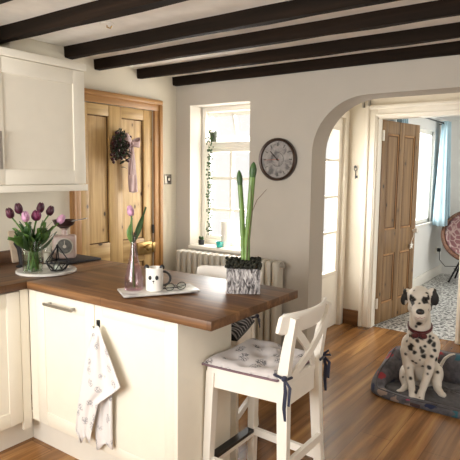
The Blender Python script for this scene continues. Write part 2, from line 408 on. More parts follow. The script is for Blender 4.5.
# skirtings
o = MB(); o.box((HX, HY-.02, 0), (OX0-.11, HY, .13), .004); o.box((HX, HY-.026, .125), (OX0-.11, HY, .15), .006)
struct(o.out('baseboard_hall', 'skirt'), 'dark brown skirting beside the white door casing', 'skirting')
struct(B((GX, HY+.12, 0), (GX+.02, GY, .14), 'baseboard_garden', 'white', bev=.006), 'white skirting in the far room', 'skirting')
# beams
BZ = 2.215
def beam(y1, w_, x0, label, zb=BZ):
    m = MB(); n = 22; L = XR - x0
    rnd = random.Random(int(y1*100))
    rows = []
    for i in range(n+1):
        x = x0 + L*i/n; j = [rnd.uniform(-.003, .003) for _ in range(4)]
        rows.append([m.bm.verts.new(p) for p in ((x, y1-w_+j[0], ZC+.02), (x, y1-w_+.004+j[0], zb+.008+j[2]), (x, y1-w_+.010+j[0], zb+j[2]), (x, y1-.010+j[1], zb+j[3]), (x, y1-.004+j[1], zb+.008+j[3]), (x, y1+j[1], ZC+.02))])
    for a, b in zip(rows, rows[1:]):
        for k in range(6): m.bm.faces.new((a[k], a[(k+1) % 6], b[(k+1) % 6], b[k]))
    m.bm.faces.new(rows[0]); m.bm.faces.new(rows[-1][::-1])
    struct(m.out('ceiling_beam', 'beam', smooth=50), label, 'beam')
beam(3.476, .066, XL, 'dark ceiling beam tight against the clock wall')
beam(3.062, .066, XL, 'dark ceiling beam second from the clock wall')
beam(2.640, .066, XL, 'dark ceiling beam third from the clock wall')
beam(2.278, .070, -2.90, 'dark ceiling beam ending on the pale boxing above the wall cupboard')
beam(1.790, .080, XL, 'dark ceiling beam running over the middle of the wall cupboard')
beam(at('z', BZ, 8, 3).y, .080, XL, 'dark ceiling beam cut by the top left corner of view')
struct(B((XL, 1.83, 2.153), (-2.90, 2.30, ZC), 'trim_1', 'wall', bev=.01), 'pale plaster boxing above the wall cupboard', 'boxing')
cd_ = thing('ceiling_fitting', 'small pale round fitting on the ceiling between two beams', 'ceiling fitting', (-2.25, 1.995, ZC))
MB().lathe([(.001, 0), (.036, -.001), (.034, -.008), (.012, -.012), (.001, -.012)], (-2.25, 1.995, ZC), 20).out('base', 'ceil', cd_)
MB().tube([(-2.25, 1.995, ZC-.011), (-2.25, 1.995, ZC-.022), (-2.235, 2.005, ZC-.028), (-2.22, 2.0, ZC-.02)], .004, 6).out('hook', 'brass', cd_)

# ------------------------------------------------------------------ window 1 (clock wall)
win = thing('window_1', 'small white paned window with deep reveal left of the clock', 'window', (-2.595, 3.65, WZ0), kind='structure')
def frame(lo, hi, t, y0, y1):
    m = MB(); (x0, z0), (x1, z1) = lo, hi
    m.box((x0, y0, z0), (x0+t, y1, z1), .003); m.box((x1-t, y0, z0), (x1, y1, z1), .003)
    m.box((x0+t, y0, z0), (x1-t, y1, z0+t), .003); m.box((x0+t, y0, z1-t), (x1-t, y1, z1), .003); return m
frame((WX0, WZ0+.02), (WX1, WZ1), .04, 3.62, 3.69).box((WX0+.04, 3.62, 1.70), (WX1-.04, 3.69, 1.75), .003).out('window_frame', 'white', win)
fx0, fx1 = WX0+.04, WX1-.04
xm = (fx0+fx1)/2
m = frame((fx0, WZ0+.06), (fx1, 1.70), .035, 3.63, 3.67)
m.box((xm-.012, 3.634, WZ0+.09), (xm+.012, 3.666, 1.67)); m.box((fx0+.03, 3.637, 1.433), (fx1-.03, 3.663, 1.457)); m.box((fx0+.03, 3.637, 1.163), (fx1-.03, 3.663, 1.187))
sash = m.out('window_sash', 'white', win)
B((fx0+.03, 3.648, WZ0+.09), (fx1-.03, 3.652, 1.67), 'pane', 'winglass', sash)
# top light, tilted open outwards
m = MB(); tz, bz, ty, by = 2.0, 1.76, 3.66, 3.735
def tl(x0, x1, a, b, t=.03): m.bar(((x0+x1)/2, ty+(by-ty)*a, tz+(bz-tz)*a), ((x0+x1)/2, ty+(by-ty)*b, tz+(bz-tz)*b), x1-x0, t, up=(0, -1, 0))
tl(fx0, fx0+.03, 0, 1); tl(fx1-.03, fx1, 0, 1); tl(xm-.01, xm+.01, 0, 1); tl(fx0+.03, fx1-.03, 0, .12); tl(fx0+.03, fx1-.03, .88, 1)
tls = m.out('top_light', 'white', win)
m = MB(); m.bar((xm, ty+.008, tz-.02), (xm, by, bz+.02), fx1-fx0-.05, .004, up=(0, -1, 0)); m.out('pane', 'winglass', tls)
MB().tube([(xm-.10, 3.615, 1.765), (xm+.08, 3.61, 1.762)], .005).ball((xm-.1, 3.61, 1.768), .01).out('stay', 'steel', win)
B((WX0-.0, 3.435, WZ0-.005), (WX1+.0, 3.64, WZ0+.02), 'window_sill', 'white', win, .005)

# ------------------------------------------------------------------ door 1: pine door on the left wall
d1 = thing('door_1', 'knotty waxed pine door on the left wall beside the cupboard', 'door', (XL, 2.8, 0), kind='structure')
xf = XL-.005                                   # front face of the stiles
m = MB()
m.box((xf-.04, DY0+.004, .005), (xf-.018, DY1-.004, DZ-.004)); m.out('door_panel', 'pine', d1)
m = MB(); st = .09; ym = (2.712+2.842)/2
for y0, y1 in ((DY0+.004, DY0+st), (2.712, 2.842), (DY1-st-.01, DY1-.004)): m.box((xf-.03, y0, .005), (xf, y1, DZ-.004), .003)
m.out('stile', 'pine', d1)
m = MB()
for z0, z1 in ((.01, .2), (.77, .955), (1.90, DZ-.004)):
    m.box((xf-.028, DY0+st, z0), (xf-.001, 2.712, z1), .003); m.box((xf-.028, 2.842, z0), (xf-.001, DY1-st-.01, z1), .003)
m.out('rail', 'pine_h', d1)
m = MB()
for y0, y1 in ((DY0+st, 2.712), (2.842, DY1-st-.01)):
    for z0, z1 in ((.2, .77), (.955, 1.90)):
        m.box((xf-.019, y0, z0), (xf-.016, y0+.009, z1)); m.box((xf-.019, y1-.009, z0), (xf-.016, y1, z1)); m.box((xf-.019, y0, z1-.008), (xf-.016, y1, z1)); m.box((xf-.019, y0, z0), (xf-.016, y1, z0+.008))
m.out('panel_shade_strip', 'shade_wood', d1)  # dark strips painted as shade along the panel edges
lk = MB().box((xf, 2.975, .825), (xf+.028, 3.135, .925), .004).out('rim_lock', 'brass', d1)
MB().lathe([(.009, 0), (.009, .03), (.024, .035), (.028, .048), (.022, .062), (.004, .066)], (xf+.028, 3.045, .888), axis=(1, 0, 0)).out('door_knob', 'brass', lk)
MB().box((xf, 3.14, .835), (xf+.03, 3.172, .915), .003).out('lock_keep', 'brass', d1)
MB().tube([(xf+.012, 3.163, .99), (xf+.012, 3.163, 1.06)], .008).out('latch', 'black', d1)
# casing
t2 = thing('trim_2', 'brown pine moulded casing around the kitchen pine door', 'door casing', (XL, 2.8, 0), kind='structure')
def casing_y(y0, y1): 
    m = MB(); m.box((XL, y0, 0), (XL+.018, y1, DZ+.085), .003)
    return m
m = MB(); m.box((XL, DY0-.085, 0), (XL+.02, DY0, DZ), .003); m.box((XL, DY0-.085, 0), (XL+.034, DY0-.05, DZ+.05), .006); m.out('casing_side', 'pine_case', t2)
m = MB(); m.box((XL, DY1, 0), (XL+.02, DY1+.085, DZ), .003); m.box((XL, DY1+.05, 0), (XL+.034, DY1+.085, DZ+.05), .006); m.out('casing_side', 'pine_case', t2)
m = MB(); m.box((XL, DY0-.085, DZ), (XL+.02, DY1+.085, DZ+.085), .003); m.box((XL, DY0-.085, DZ+.05), (XL+.034, DY1+.085, DZ+.085), .006); m.out('casing_head', 'pine_case_h', t2)
B((XL-.2, DY0, 0), (XL-.06, DY1, DZ), 'door_back', 'shade_wood', d1)

# ------------------------------------------------------------------ door 2: glazed front door in the hall
d2 = thing('door_2', 'cream front door with tall glass panes inside the arch', 'door', (HX, 4.31, 0), kind='structure')
xa, xb = HX-.06, HX-.015
m = MB(); m.box((xa, FY0+.005, .01), (xb, FY1-.005, .52), .004); m.box((xa, FY0+.005, .52), (xb, FY0+.08, FZ-.005)); m.box((xa, FY1-.075, .52), (xb, FY1-.005, FZ-.005)); m.box((xa, FY0+.08, 1.90), (xb, FY1-.075, FZ-.005))
m.box((xa-.0, FY0+.08, .52), (xb+.012, FY1-.075, .56), .004)
for z in (.935, 1.275, 1.617): m.box((xa+.005, FY0+.08, z-.012), (xb-.005, FY1-.075, z+.012))
m.box((xa+.008, 4.29, .56), (xb-.008, 4.315, 1.90)); m.out('door_leaf', 'trimw', d2)
B((HX-.04, FY0+.08, .56), (HX-.036, FY1-.075, 1.90), 'pane', 'winglass', d2)
m = MB(); m.box((HX, FY1, 0), (HX+.018, FY1+.075, FZ+.07), .004); m.box((HX, FY0-.075, 0), (HX+.018, FY0, FZ+.07), .004); m.box((HX, FY0, FZ), (HX+.018, FY1, FZ+.07), .004)
struct(m.out('trim_3', 'trimw'), 'cream casing around the glazed front door', 'door casing')

# ------------------------------------------------------------------ doorway casing + door 3
m = MB(); yy = HY
for x0, x1, s in ((OX0-.11, OX0, 1), (OX1, OX1+.11, -1)):
    m.box((x0, yy-.018, 0), (x1, yy, OZ+.11), .003)
    o0, o1 = (x0, x0+.035) if s > 0 else (x1-.035, x1)
    m.box((o0, yy-.036, 0), (o1, yy, OZ+.11), .007); i0, i1 = (x1-.03, x1-.012) if s > 0 else (x0+.012, x0+.03)
    m.box((i0, yy-.026, 0), (i1, yy, OZ+.03), .005)
m.box((OX0, yy-.018, OZ), (OX1, yy, OZ+.11), .003); m.box((OX0-.074, yy-.036, OZ+.075), (OX1+.074, yy, OZ+.11), .007); m.box((OX0-.011, yy-.026, OZ+.012), (OX1+.011, yy, OZ+.03), .005)
m.box((OX0-.0, HY, 0), (OX0+.012, HY+.13, OZ)); m.box((OX1-.012, HY, 0), (OX1, HY+.13, OZ)); m.box((OX0, HY, OZ-.012), (OX1, HY+.13, OZ))
struct(m.out('trim_4', 'trimw'), 'cream moulded casing around the doorway behind the dog', 'door casing')
th = math.radians(9.5)
d3 = thing('door_3', 'old brown four panel pine door standing open behind the dog', 'door', (OX0+.014, HY+.10, 0), kind='structure', rz=PI/2-th)
DW, DH = .765, 2.008
# local x runs along the leaf from the hinge; the face seen is local -y
RZ = WM(d3)
def L3(mb): mb.bm.transform(RZ); return mb
L3(MB().box((0, .004, .008), (DW, .030, DH))).out('door_panel', 'pine_d', d3)
m = MB()
for x0, x1 in ((0, .10), (DW/2-.05, DW/2+.05), (DW-.10, DW)): m.box((x0, -.006, .008), (x1, .034, DH), .003)
L3(m).out('stile', 'pine_d', d3)
m = MB()
for z0, z1 in ((.008, .2), (.70, .94), (1.885, DH)):
    for x0, x1 in ((.10, DW/2-.05), (DW/2+.05, DW-.10)): m.box((x0, -.005, z0), (x1, .033, z1), .003)
L3(m).out('rail', 'pine_d', d3)
m = MB()
for x0, x1 in ((.10, DW/2-.05), (DW/2+.05, DW-.10)):
    for z0, z1 in ((.2, .70), (.94, 1.885)):
        for a, b in (((x0, z0), (x0+.018, z1)), ((x1-.018, z0), (x1, z1)), ((x0, z0), (x1, z0+.018)), ((x0, z1-.018), (x1, z1))):
            m.box((a[0], -.001, a[1]), (b[0], .006, b[1]), .002)
L3(m).out('panel_moulding', 'pine_case', d3)
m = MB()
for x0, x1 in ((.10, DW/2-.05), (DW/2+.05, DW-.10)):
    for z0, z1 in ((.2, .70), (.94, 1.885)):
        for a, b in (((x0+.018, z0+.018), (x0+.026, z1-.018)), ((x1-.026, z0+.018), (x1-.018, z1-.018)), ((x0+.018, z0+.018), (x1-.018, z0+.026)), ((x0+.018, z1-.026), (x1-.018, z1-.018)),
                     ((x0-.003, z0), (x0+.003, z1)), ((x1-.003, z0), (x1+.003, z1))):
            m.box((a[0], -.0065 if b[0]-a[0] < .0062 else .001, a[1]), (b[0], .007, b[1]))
L3(m).out('panel_shade_strip', 'shade_wood', d3)  # shade drawn as dark strips round the recessed panels
L3(MB().lathe([(.012, 0), (.012, .028), (.025, .034), (.029, .046), (.022, .058), (.004, .062)], (DW-.055, -.006, .90), axis=(0, -1, 0))).out('door_knob', 'cream_cer', d3)
L3(MB().box((DW-.01, -.006, .83), (DW+.006, .03, .97), .003)).out('lock_edge', 'steel', d3)
for z in (1.86, .22):
    L3(MB().box((-.012, -.014, z-.05), (.022, -.004, z+.05), .002).tube([(-.004, -.014, z-.05), (-.004, -.014, z+.05)], .008)).out('hinge', 'white', d3)
# star on the knob
st_ = thing('star_ornament', 'small white star hanging from the open pine door knob', 'ornament', RZ @ Vector((DW-.115, -.03, .74)))
sm = MB(); pts = []
for k in range(10):
    a = PI/2+k*PI/5; rr = .042 if k % 2 == 0 else .018; pts.append(Vector((DW-.115+rr*math.cos(a), -.032, .745+rr*math.sin(a))))
L3(sm.prism(pts, (0, .012, 0))).out('star', 'cream_cer', st_)
L3(MB().tube([(DW-.115, -.026, .786), (DW-.075, -.03, .85), (DW-.055, -.025, .925)], .0025, 6)).out('string', 'white', st_)

# ------------------------------------------------------------------ window 2 and garden room things
w2 = thing('window_2', 'bright white window in the far room beside the blue curtain', 'window', (GX, 6.8, VZ0), kind='structure')
m = MB(); xw0, xw1 = GX-.09, GX-.03
for y0, y1, z0, z1 in ((VY0, VY0+.05, VZ0, VZ1), (VY1-.05, VY1, VZ0, VZ1), (VY0, VY1, VZ0, VZ0+.05), (VY0, VY1, VZ1-.05, VZ1), (6.75, 6.80, VZ0, VZ1)): m.box((xw0, y0, z0), (xw1, y1, z1))
m.out('window_frame', 'white', w2)
B((GX-.062, VY0+.05, VZ0+.05), (GX-.058, VY1-.05, VZ1-.05), 'pane', 'winglass', w2)
B((GX-.14, VY0, VZ0-.02), (GX+.03, VY1, VZ0), 'window_sill', 'white', w2, .004)
rod = thing('curtain_rail', 'thin black rail above the far room window', 'curtain rail', (GX+.1, 6.8, 2.2))
MB().tube([(GX+.10, 5.6, 2.19), (GX+.10, 7.86, 2.19)], .010).ball((GX+.1, 7.87, 2.19), .02).out('pole', 'blackmetal', rod)
for y in (5.8, 7.8): MB().tube([(GX, y, 2.19), (GX+.10, y, 2.19)], .008).out('bracket', 'blackmetal', rod)
def curtain(y0, y1, z0, z1, xc, label, amp=.055, nf=3.5):
    m = MB()
    def fn(u, v):
        z = z1+(z0-z1)*v; k = .55+.45*v
        yc = (y0+y1)/2
        y = yc+(y0+(y1-y0)*u-yc)*k
        return Vector((xc+amp*(.6+.6*v)*math.sin(u*nf*2*PI), y+.02*math.sin(u*nf*4*PI), z))
    m.grid(fn, 60, 14); o = m.out('curtain', 'curtain', smooth=80, solid=.006)
    return tag(o, label, 'curtain')
curtain(7.50, 7.92, .79, 2.215, GX+.12, 'light blue curtain drawn right of the far room window', .075, 3)
curtain(5.62, 6.06, .79, 2.215, GX+.12, 'blue curtain mostly hidden behind the open pine door', .05, 4)
sk = thing('wall_socket', 'white wall socket with black plug under the blue curtain', 'socket', (GX, 8.0, .39))
MB().box((GX, 7.93, .35), (GX+.01, 8.07, .44), .003).out('face_plate', 'white', sk)
pl = MB().box((GX+.01, 8.0, .37), (GX+.055, 8.05, .42), .008).out('plug', 'black', sk)
MB().tube([(GX+.04, 8.02, .37), (GX+.05, 8.02, .25), (GX+.14, 7.98, .17), (GX+.3, 7.95, .19)], .005, 6).out('flex', 'black', sk)
hk = MB().box((-1.82, GY-.012, 2.02), (-1.76, GY, 2.08), .004).box((-1.80, GY-.05, 2.035), (-1.78, GY-.01, 2.045)).out('wall_hook', 'steel'); tag(hk, 'small metal hook high on the far room end wall', 'hook')
# wicker bucket chair
CR = at('y', 7.72, 474, 236); RR = .39
ch = thing('wicker_chair', 'round woven rattan chair on thin black legs in the far room', 'chair', (CR.x, CR.y, 0))
nax = Vector((.20, -.80, .56)).normalized(); uax = Vector((nax.y, -nax.x, 0)).normalized(); uax = -uax if uax.x < 0 else uax; vax = nax.cross(uax)
def bowl(rad, dep, off):
    def fn(u, v):
        a = 2*PI*u; rr = rad*math.sin(v*PI/2); return CR + (uax*math.cos(a)+vax*math.sin(a))*rr + nax*(off-dep*math.cos(v*PI/2))
    return fn
MB().grid(bowl(RR, .25, 0), 48, 12, True).out('seat_shell', 'rattan', ch, 80, solid=.02)
MB().tube([bowl(RR, .25, .0)(k/48, 1) for k in range(49)], .030, 10, cap=False).out('rim', 'rattan', ch, 80)
MB().grid(bowl(RR*.88, .18, .035), 48, 10, True).out('seat_cushion', 'pinkfab', ch, 80, solid=.04)
for sx, sy in ((-1, -1), (-1, 1), (1, -1), (1, 1)):
    MB().tube([CR+Vector((sx*.13, .10+sy*.10, -.30 if sy < 0 else -.22)), (CR.x+sx*.27, CR.y+.08+sy*.20, .012)], .013, 8).out('leg', 'blackmetal', ch)
for sx in (-1, 1): MB().tube([(CR.x+sx*.235, CR.y-.07, .14), (CR.x+sx*.235, CR.y+.23, .14)], .006, 6).out('stretcher', 'blackmetal', ch)
MB().tube([(CR.x-.22, CR.y-.06, .20), (CR.x+.22, CR.y-.06, .20)], .006, 6).out('stretcher', 'blackmetal', ch)

# hall small things
kp = at('y', HY, 356, 172)
kk = thing('key_ornament', 'small dark key hanging on the cream hall wall', 'key', (kp.x, HY, kp.z))
MB().lathe([(.006, 0), (.006, .02), (.013, .022), (.013, .027), (.002, .028)], (kp.x, HY, kp.z+.05), axis=(0, -1, 0), n=12).out('hook', 'blackmetal', kk)
MB().tube([(kp.x+.014*math.cos(a), HY-.012, kp.z+.03+.018*math.sin(a)) for a in [k*PI/6 for k in range(13)]], .004, 6, cap=False).tube([(kp.x, HY-.012, kp.z+.015), (kp.x, HY-.012, kp.z-.065)], .0045, 6).box((kp.x, HY-.015, kp.z-.06), (kp.x+.022, HY-.009, kp.z-.035)).out('key', 'blackmetal', kk)
bp = at('y', HY-.03, 366, 103)
bk = thing('wall_bracket', 'pair of small grey metal brackets above the white doorway corner', 'bracket', (bp.x, HY, bp.z))
for dx, col in ((-.035, 'steel'), (.022, 'steel')):
    MB().box((bp.x+dx-.006, HY-.03, bp.z-.04), (bp.x+dx+.014, HY, bp.z+.035), .004).out('bracket', col, bk)

# ------------------------------------------------------------------ kitchen units
WT0, WT1 = .88, .92                                # worktop underside, top
PX1, PY0, PY1 = -1.219, 1.587, 2.292               # peninsula worktop: end, front, back
LXF = -2.435                                       # left run worktop front
tag(B((LXF+.0006, PY0, WT0), (PX1, PY1, WT1), 'worktop', 'top_x', bev=.003), 'dark walnut peninsula worktop overhanging the white stool', 'worktop')
tag(B((XL+.001, -.3, WT0), (LXF, PY1, WT1), 'worktop', 'top_y', bev=.003), 'dark walnut worktop along the left wall under the cupboard', 'worktop')
tag(B((XL+.001, -.3, WT1), (XL+.02, 1.96, WT1+.075), 'worktop_upstand', 'top_y', bev=.002), 'low walnut upstand along the back of the left worktop', 'upstand')
def shaker(mbx, axis, a0, a1, z0, z1, face, t=.02, fr=.075, d=.006):
    """frame-and-panel cupboard door; axis = direction along its width, face = coordinate of its front"""
    f, p = MB(), MB()
    def bx(m, u0, u1, w0, w1, f0, f1, bev):
        if axis == 'y': m.box((f0, u0, w0), (f1, u1, w1), bev)
        else: m.box((u0, f0, w0), (u1, f1, w1), bev)
    s = 1 if axis == 'y' else -1
    lo, hi = sorted((face, face-s*t))
    for u0, u1, w0, w1 in ((a0, a0+fr, z0, z1), (a1-fr, a1, z0, z1), (a0+fr, a1-fr, z0, z0+fr), (a0+fr, a1-fr, z1-fr, z1)): bx(f, u0, u1, w0, w1, lo, hi, .002)
    lo2, hi2 = sorted((face-s*d, face-s*t)); bx(p, a0+fr-.002, a1-fr+.002, z0+fr-.002, z1-fr+.002, lo2, hi2, 0)
    return f, p
def unit(name, label, axis, a0, a1, z0, z1, face, depth, cat='cabinet', fr=.075, handle=None, d=.006, gap=.002, group=None):
    s = 1 if axis == 'y' else -1
    t = thing(name, label, cat, (face-.3, (a0+a1)/2, z0) if axis == 'y' else ((a0+a1)/2, face+.3, z0), group)
    if axis == 'y': B((face-depth, a0, z0), (face-.021, a1, z1), 'carcass', 'cab', t)
    else: B((a0, face+.021, z0), (a1, face+depth, z1), 'carcass', 'cab', t)
    f, p = shaker(None, axis, a0+gap, a1-gap, z0+gap, z1-gap, face, fr=fr, d=d)
    dr = f.out('door', 'cab', t); p.out('door_panel', 'panel', dr)
    return t, dr
LF, PF, DB = -2.46, 1.612, .155                    # door fronts: left run, peninsula; door bottoms
unit('base_cabinet', 'cream shaker base cabinet under the left worktop edge', 'y', 1.10, 1.562, DB, WT0-.008, LF, .55)
unit('base_cabinet', 'cream base cabinet nearest the camera on the left run', 'y', .50, 1.098, DB, WT0-.008, LF, .55)
PEB = at('x', -1.41, 231.5, 337).y
x0, x1, x2 = LF+.062, -1.935, -1.437
t, dr = unit('base_cabinet', 'cream cabinet with bar handle under the peninsula worktop', 'x', x0, x1, DB, WT0-.008, PF, PEB-PF-.018, fr=.07, d=.004)
B((LF+.001, PF+.003, DB), (x0-.002, PF+.02, WT0-.003), 'filler_strip', 'cab', t)
B((LF-.02, 1.563, .11), (LF-.002, PF, WT0-.002), 'filler_strip', 'cab', t)
ha, hb = at('y', PF-.03, 43.5, 304), at('y', PF-.03, 72, 309.5)
hz = .826
MB().bar((ha.x, PF-.032, hz), (hb.x, PF-.032, hz), .010, .014).bar((ha.x+.02, PF-.034, hz), (ha.x+.02, PF, hz), .01, .012).bar((hb.x-.02, PF-.034, hz), (hb.x-.02, PF, hz), .01, .012).out('handle', 'chrome', dr)
t, dr = unit('base_cabinet', 'plain white cabinet with the tea towel hanging on its door', 'x', x1, x2, DB, WT0-.008, PF, PEB-PF-.018, fr=.05, d=.0015)
tag(B((x2+.001, PF-.004, 0), (-1.41, PEB, WT0-.001), 'end_panel', 'cab', bev=.003), 'plain cream end panel of the peninsula beside the stool', 'end panel')
tag(B((x0-.1, PEB-.015, 0), (x2, PEB, WT0-.001), 'back_panel', 'cab'), 'cream back panel of the peninsula facing the far stool', 'back panel')
tag(B((-2.54, PF+.058, 0), (x2-.001, PF+.072, DB-.003), 'plinth', 'plinth'), 'white plinth below the peninsula cabinets', 'plinth')
tag(B((LF-.10, .5, 0), (LF-.085, PF+.072, DB-.003), 'plinth', 'plinth'), 'cream plinth below the left base cabinets', 'plinth')
# wall cupboard
wf = -2.70
WY0, WY1 = 1.565, 2.205
t = thing('wall_cabinet', 'cream shaker wall cupboard above the tulips', 'cupboard', (wf-.17, 1.95, 1.375))
B((XL+.001, WY0, 1.375), (wf-.022, WY1, 2.11), 'carcass', 'cab', t)
f, p = shaker(None, 'y', WY0+.002, WY1-.002, 1.415, 2.105, wf, fr=.085, d=.008); dr = f.out('door', 'cab', t); p.out('door_panel', 'panel', dr)
MB().bar((wf+.03, 1.612, 1.50), (wf+.03, 1.612, 1.705), .016, .010, up=(1, 0, 0)).bar((wf, 1.612, 1.515), (wf+.032, 1.612, 1.515), .012, .012).bar((wf, 1.612, 1.69), (wf+.032, 1.612, 1.69), .012, .012).out('handle', 'steel', dr)
B((wf-.04, WY0, 1.372), (wf+.004, WY1+.008, 1.412), 'pelmet', 'cab', t, .003)
B((wf-.03, WY0, 2.108), (wf+.012, WY1+.01, 2.152), 'cornice', 'cab', t, .006)
t = thing('wall_cabinet', 'cream wall cupboard cut by the left edge above the counter', 'cupboard', (wf-.17, 1.3, 1.375))
B((XL+.001, 1.0, 1.375), (wf-.022, WY0-.001, 2.11), 'carcass', 'cab', t)
f, p = shaker(None, 'y', 1.0, WY0-.003, 1.415, 2.105, wf, fr=.085, d=.008); dr = f.out('door', 'cab', t); p.out('door_panel', 'panel', dr)
B((wf-.04, 1.0, 1.372), (wf+.004, WY0-.001, 1.412), 'pelmet', 'cab', t, .003)
B((wf-.03, 1.0, 2.108), (wf+.012, WY0-.001, 2.152), 'cornice', 'cab', t, .006)

# ------------------------------------------------------------------ tea towel + hook
hk = thing('towel_hook', 'small black metal hook holding the tea towel', 'hook', (-1.89, PF, .81))
hp = at('y', PF-.012, 97, 324)
MB().box((hp.x-.009, PF-.010, hp.z-.018), (hp.x+.009, PF, hp.z+.018), .003).out('base', 'blackmetal', hk)
MB().tube([(hp.x, PF-.012, hp.z-.005), (hp.x, PF-.028, hp.z-.018), (hp.x, PF-.036, hp.z-.005)], .004, 8).out('prong', 'steel', hk)
def row_interp(tab, y):
    for (a, l0, r0), (b, l1, r1) in zip(tab, tab[1:]):
        if y <= b: k = (y-a)/(b-a); return l0+(l1-l0)*k, r0+(r1-r0)*k
    return tab[-1][1:]
front = [(326, 95.5, 98.5), (340, 90, 103), (360, 85, 110.5), (388, 80, 120.5), (393, 79.3, 114), (404, 78, 98), (430, 75.2, 92), (440, 80, 90)]
back = [(328, 96, 99), (350, 95, 104), (390, 94.5, 112), (430, 95, 112.5), (447, 96.5, 113)]
m = MB()
def cloth(tab, y0, y1, nu, nv, yoff, ph, amp):
    def fn(u, v):
        y = y0+(y1-y0)*v; l, r_ = row_interp(tab, y); px = l+(r_-l)*u
        dep = yoff+amp*(.25+v)*math.sin(u*2*PI*1.7+ph)+.006*math.sin(u*9+v*5)
        if v < .1: dep = yoff*(v/.1)+(-.03)*(1-v/.1)+.0
        return at('y', PF-.006+dep, px, y + (3*math.sin(u*7+1) if v == 1 else 0))
    m.grid(fn, nu, nv)
cloth(front, 326, 440, 22, 40, -.040, .3, .010)
cloth(back, 328, 447, 16, 34, -.016, 1.4, .006)
tag(m.out('tea_towel', 'towel', smooth=80, solid=.002), 'pale tea towel with grey animal print hanging on the white cabinet', 'tea towel')

# ------------------------------------------------------------------ counter things: left cluster
ZT = WT1+.0005
bc = at('z', .93, 46.5, 270.2)
MB().lathe([(.160, 0), (.166, .004), (.166, .014), (.162, .017), (.001, .017)], (bc.x, bc.y, ZT), 48).out('serving_board', 'marble')
tag(bpy.data.objects['serving_board'], 'round grey marble board under the tulip vase', 'board')
BZt = ZT+.0175
vc = at('z', BZt, 33, 272); vr = .053
vs = thing('glass_vase', 'straight clear glass vase holding the dark tulips', 'vase', (vc.x, vc.y, BZt))
MB().lathe([(vr-.004, .0), (vr, .002), (vr, .185), (vr-.003, .186), (vr-.004, .184), (vr-.004, .010), (.001, .010)], (vc.x, vc.y, BZt), 32).out('glass', 'glass', vs)
MB().lathe([(vr-.006, .012), (vr-.006, .105), (.001, .105)], (vc.x, vc.y, BZt), 24).out('water', 'water', vs)
def leaf(mb, p0, p1, w, bend, side):
    p0, p1 = Vector(p0), Vector(p1); ax = p1-p0; sd = Vector(side).normalized()
    def fn(u, v):
        c = p0+ax*v+Vector(bend)*(math.sin(v*PI)) ; ww = w*math.sin(min(1, v*1.15+.12)*PI*.93)**.8
        return c+sd*(u-.5)*ww + Vector((0, 0, 0))+Vector(bend).normalized()*(abs(u-.5)*ww*.5)
    mb.grid(fn, 5, 10)
def tulip_head(mb, c, d, r, h):
    """six overlapping petals around the direction d"""
    q = Vector((0, 0, 1)).rotation_difference(Vector(d).normalized()); c = Vector(c)
    for k in range(6):
        a0 = k*PI/3; rr = r*(1 if k % 2 else .9)
        def fn(u, v):
            a = a0+(u-.5)*1.5*(math.sin(min(1, v+.15)*PI*.8)**.6+.1); pr = rr*(math.sin((.12+.76*v)*PI)**.7)*(1-.12*v)
            tip = (abs(u-.5)*2)**2*v*.22*h
            return c+q @ Vector((pr*math.cos(a), pr*math.sin(a), v*h-tip))
        mb.grid(fn, 6, 8)
def tulip(base, head, mat, label, group, r=.02, h=.05, leaves=(), dirn=None, bow=.02, lean=.5):
    base, head = Vector(base), Vector(head)
    t = thing('tulip', label, 'tulip', base, group)
    mid = base.lerp(head, lean); mid.z = (base.z+head.z)/2+bow; pts = []
    for k in range(9):
        s = k/8; pts.append(base*(1-s)**2+mid*2*s*(1-s)+head*s*s)
    MB().tube(pts, .0042, 8).out('stem', 'green', t, 60)
    d = dirn or (pts[-1]-pts[-2])
    m = MB(); tulip_head(m, head-Vector(d).normalized()*.004, d, r, h); m.out('blossom', mat, t, 80, solid=.0015)
    for (s0, tip, w, bend) in leaves:
        m = MB(); p = pts[int(s0*8)]; tip = Vector(tip)
        leaf(m, p, tip, w, bend, (tip-p).cross(Vector((-.45, -.75, .2)))); m.out('leaf', random.choice(['leafdark', 'green']), t, 80, solid=.0012)
TG = 'tulips in the clear glass vase'
def TP(px, py, dx=0): return at('x', vc.x-.0+dx, px, py)
specs = [(11.5, 215.5, 'purple', 'dark purple tulip leaning furthest left in the glass vase', (14, 236), -.01),
         (19.5, 211, 'purple', 'dark purple tulip second from left, topmost in the vase', (17, 232), .02),
         (26, 219, 'lilac', 'pale lilac tulip between the dark ones in the vase', (8, 238), .05),
         (36, 218, 'magenta', 'open magenta tulip in the middle of the vase', (30, 222), .04),
         (40, 210, 'purple', 'dark purple tulip standing behind the magenta one', (46, 224), -.03),
         (49, 213, 'purple', 'upright dark purple tulip fourth dark one along', (52, 222), 0),
         (59, 221, 'lilac', 'pale lilac tulip leaning right beyond the vase', (56, 232), .02)]
for i, (px, py, mt, lb, lf, dx) in enumerate(specs):
    py += 1.5
    a = 2*PI*i/7; b0 = (vc.x+.030*math.cos(a), vc.y+.030*math.sin(a), BZt+.014)
    hd = TP(px, py, dx)
    lt = TP(lf[0], lf[1], dx+.02); lt3 = TP(px*.75+.25*33+(-4 if i % 2 else 4), py+9, dx-.03); lt2 = TP(.55*px+.45*33+(6 if i % 2 else -6), py+14, dx+.05)
    tulip(b0, hd, mt, lb, TG, .0225 if mt != 'magenta' else .028, .056, [(.50, lt, .060, (.006, -.006, .0)), (.42, lt2, .064, (-.004, -.006, .0)), (.45, lt3, .056, (.005, .006, .0))], lean=.16, dirn=(hd-Vector((vc.x, vc.y, BZt+.12))) + Vector((0, 0, .08)))
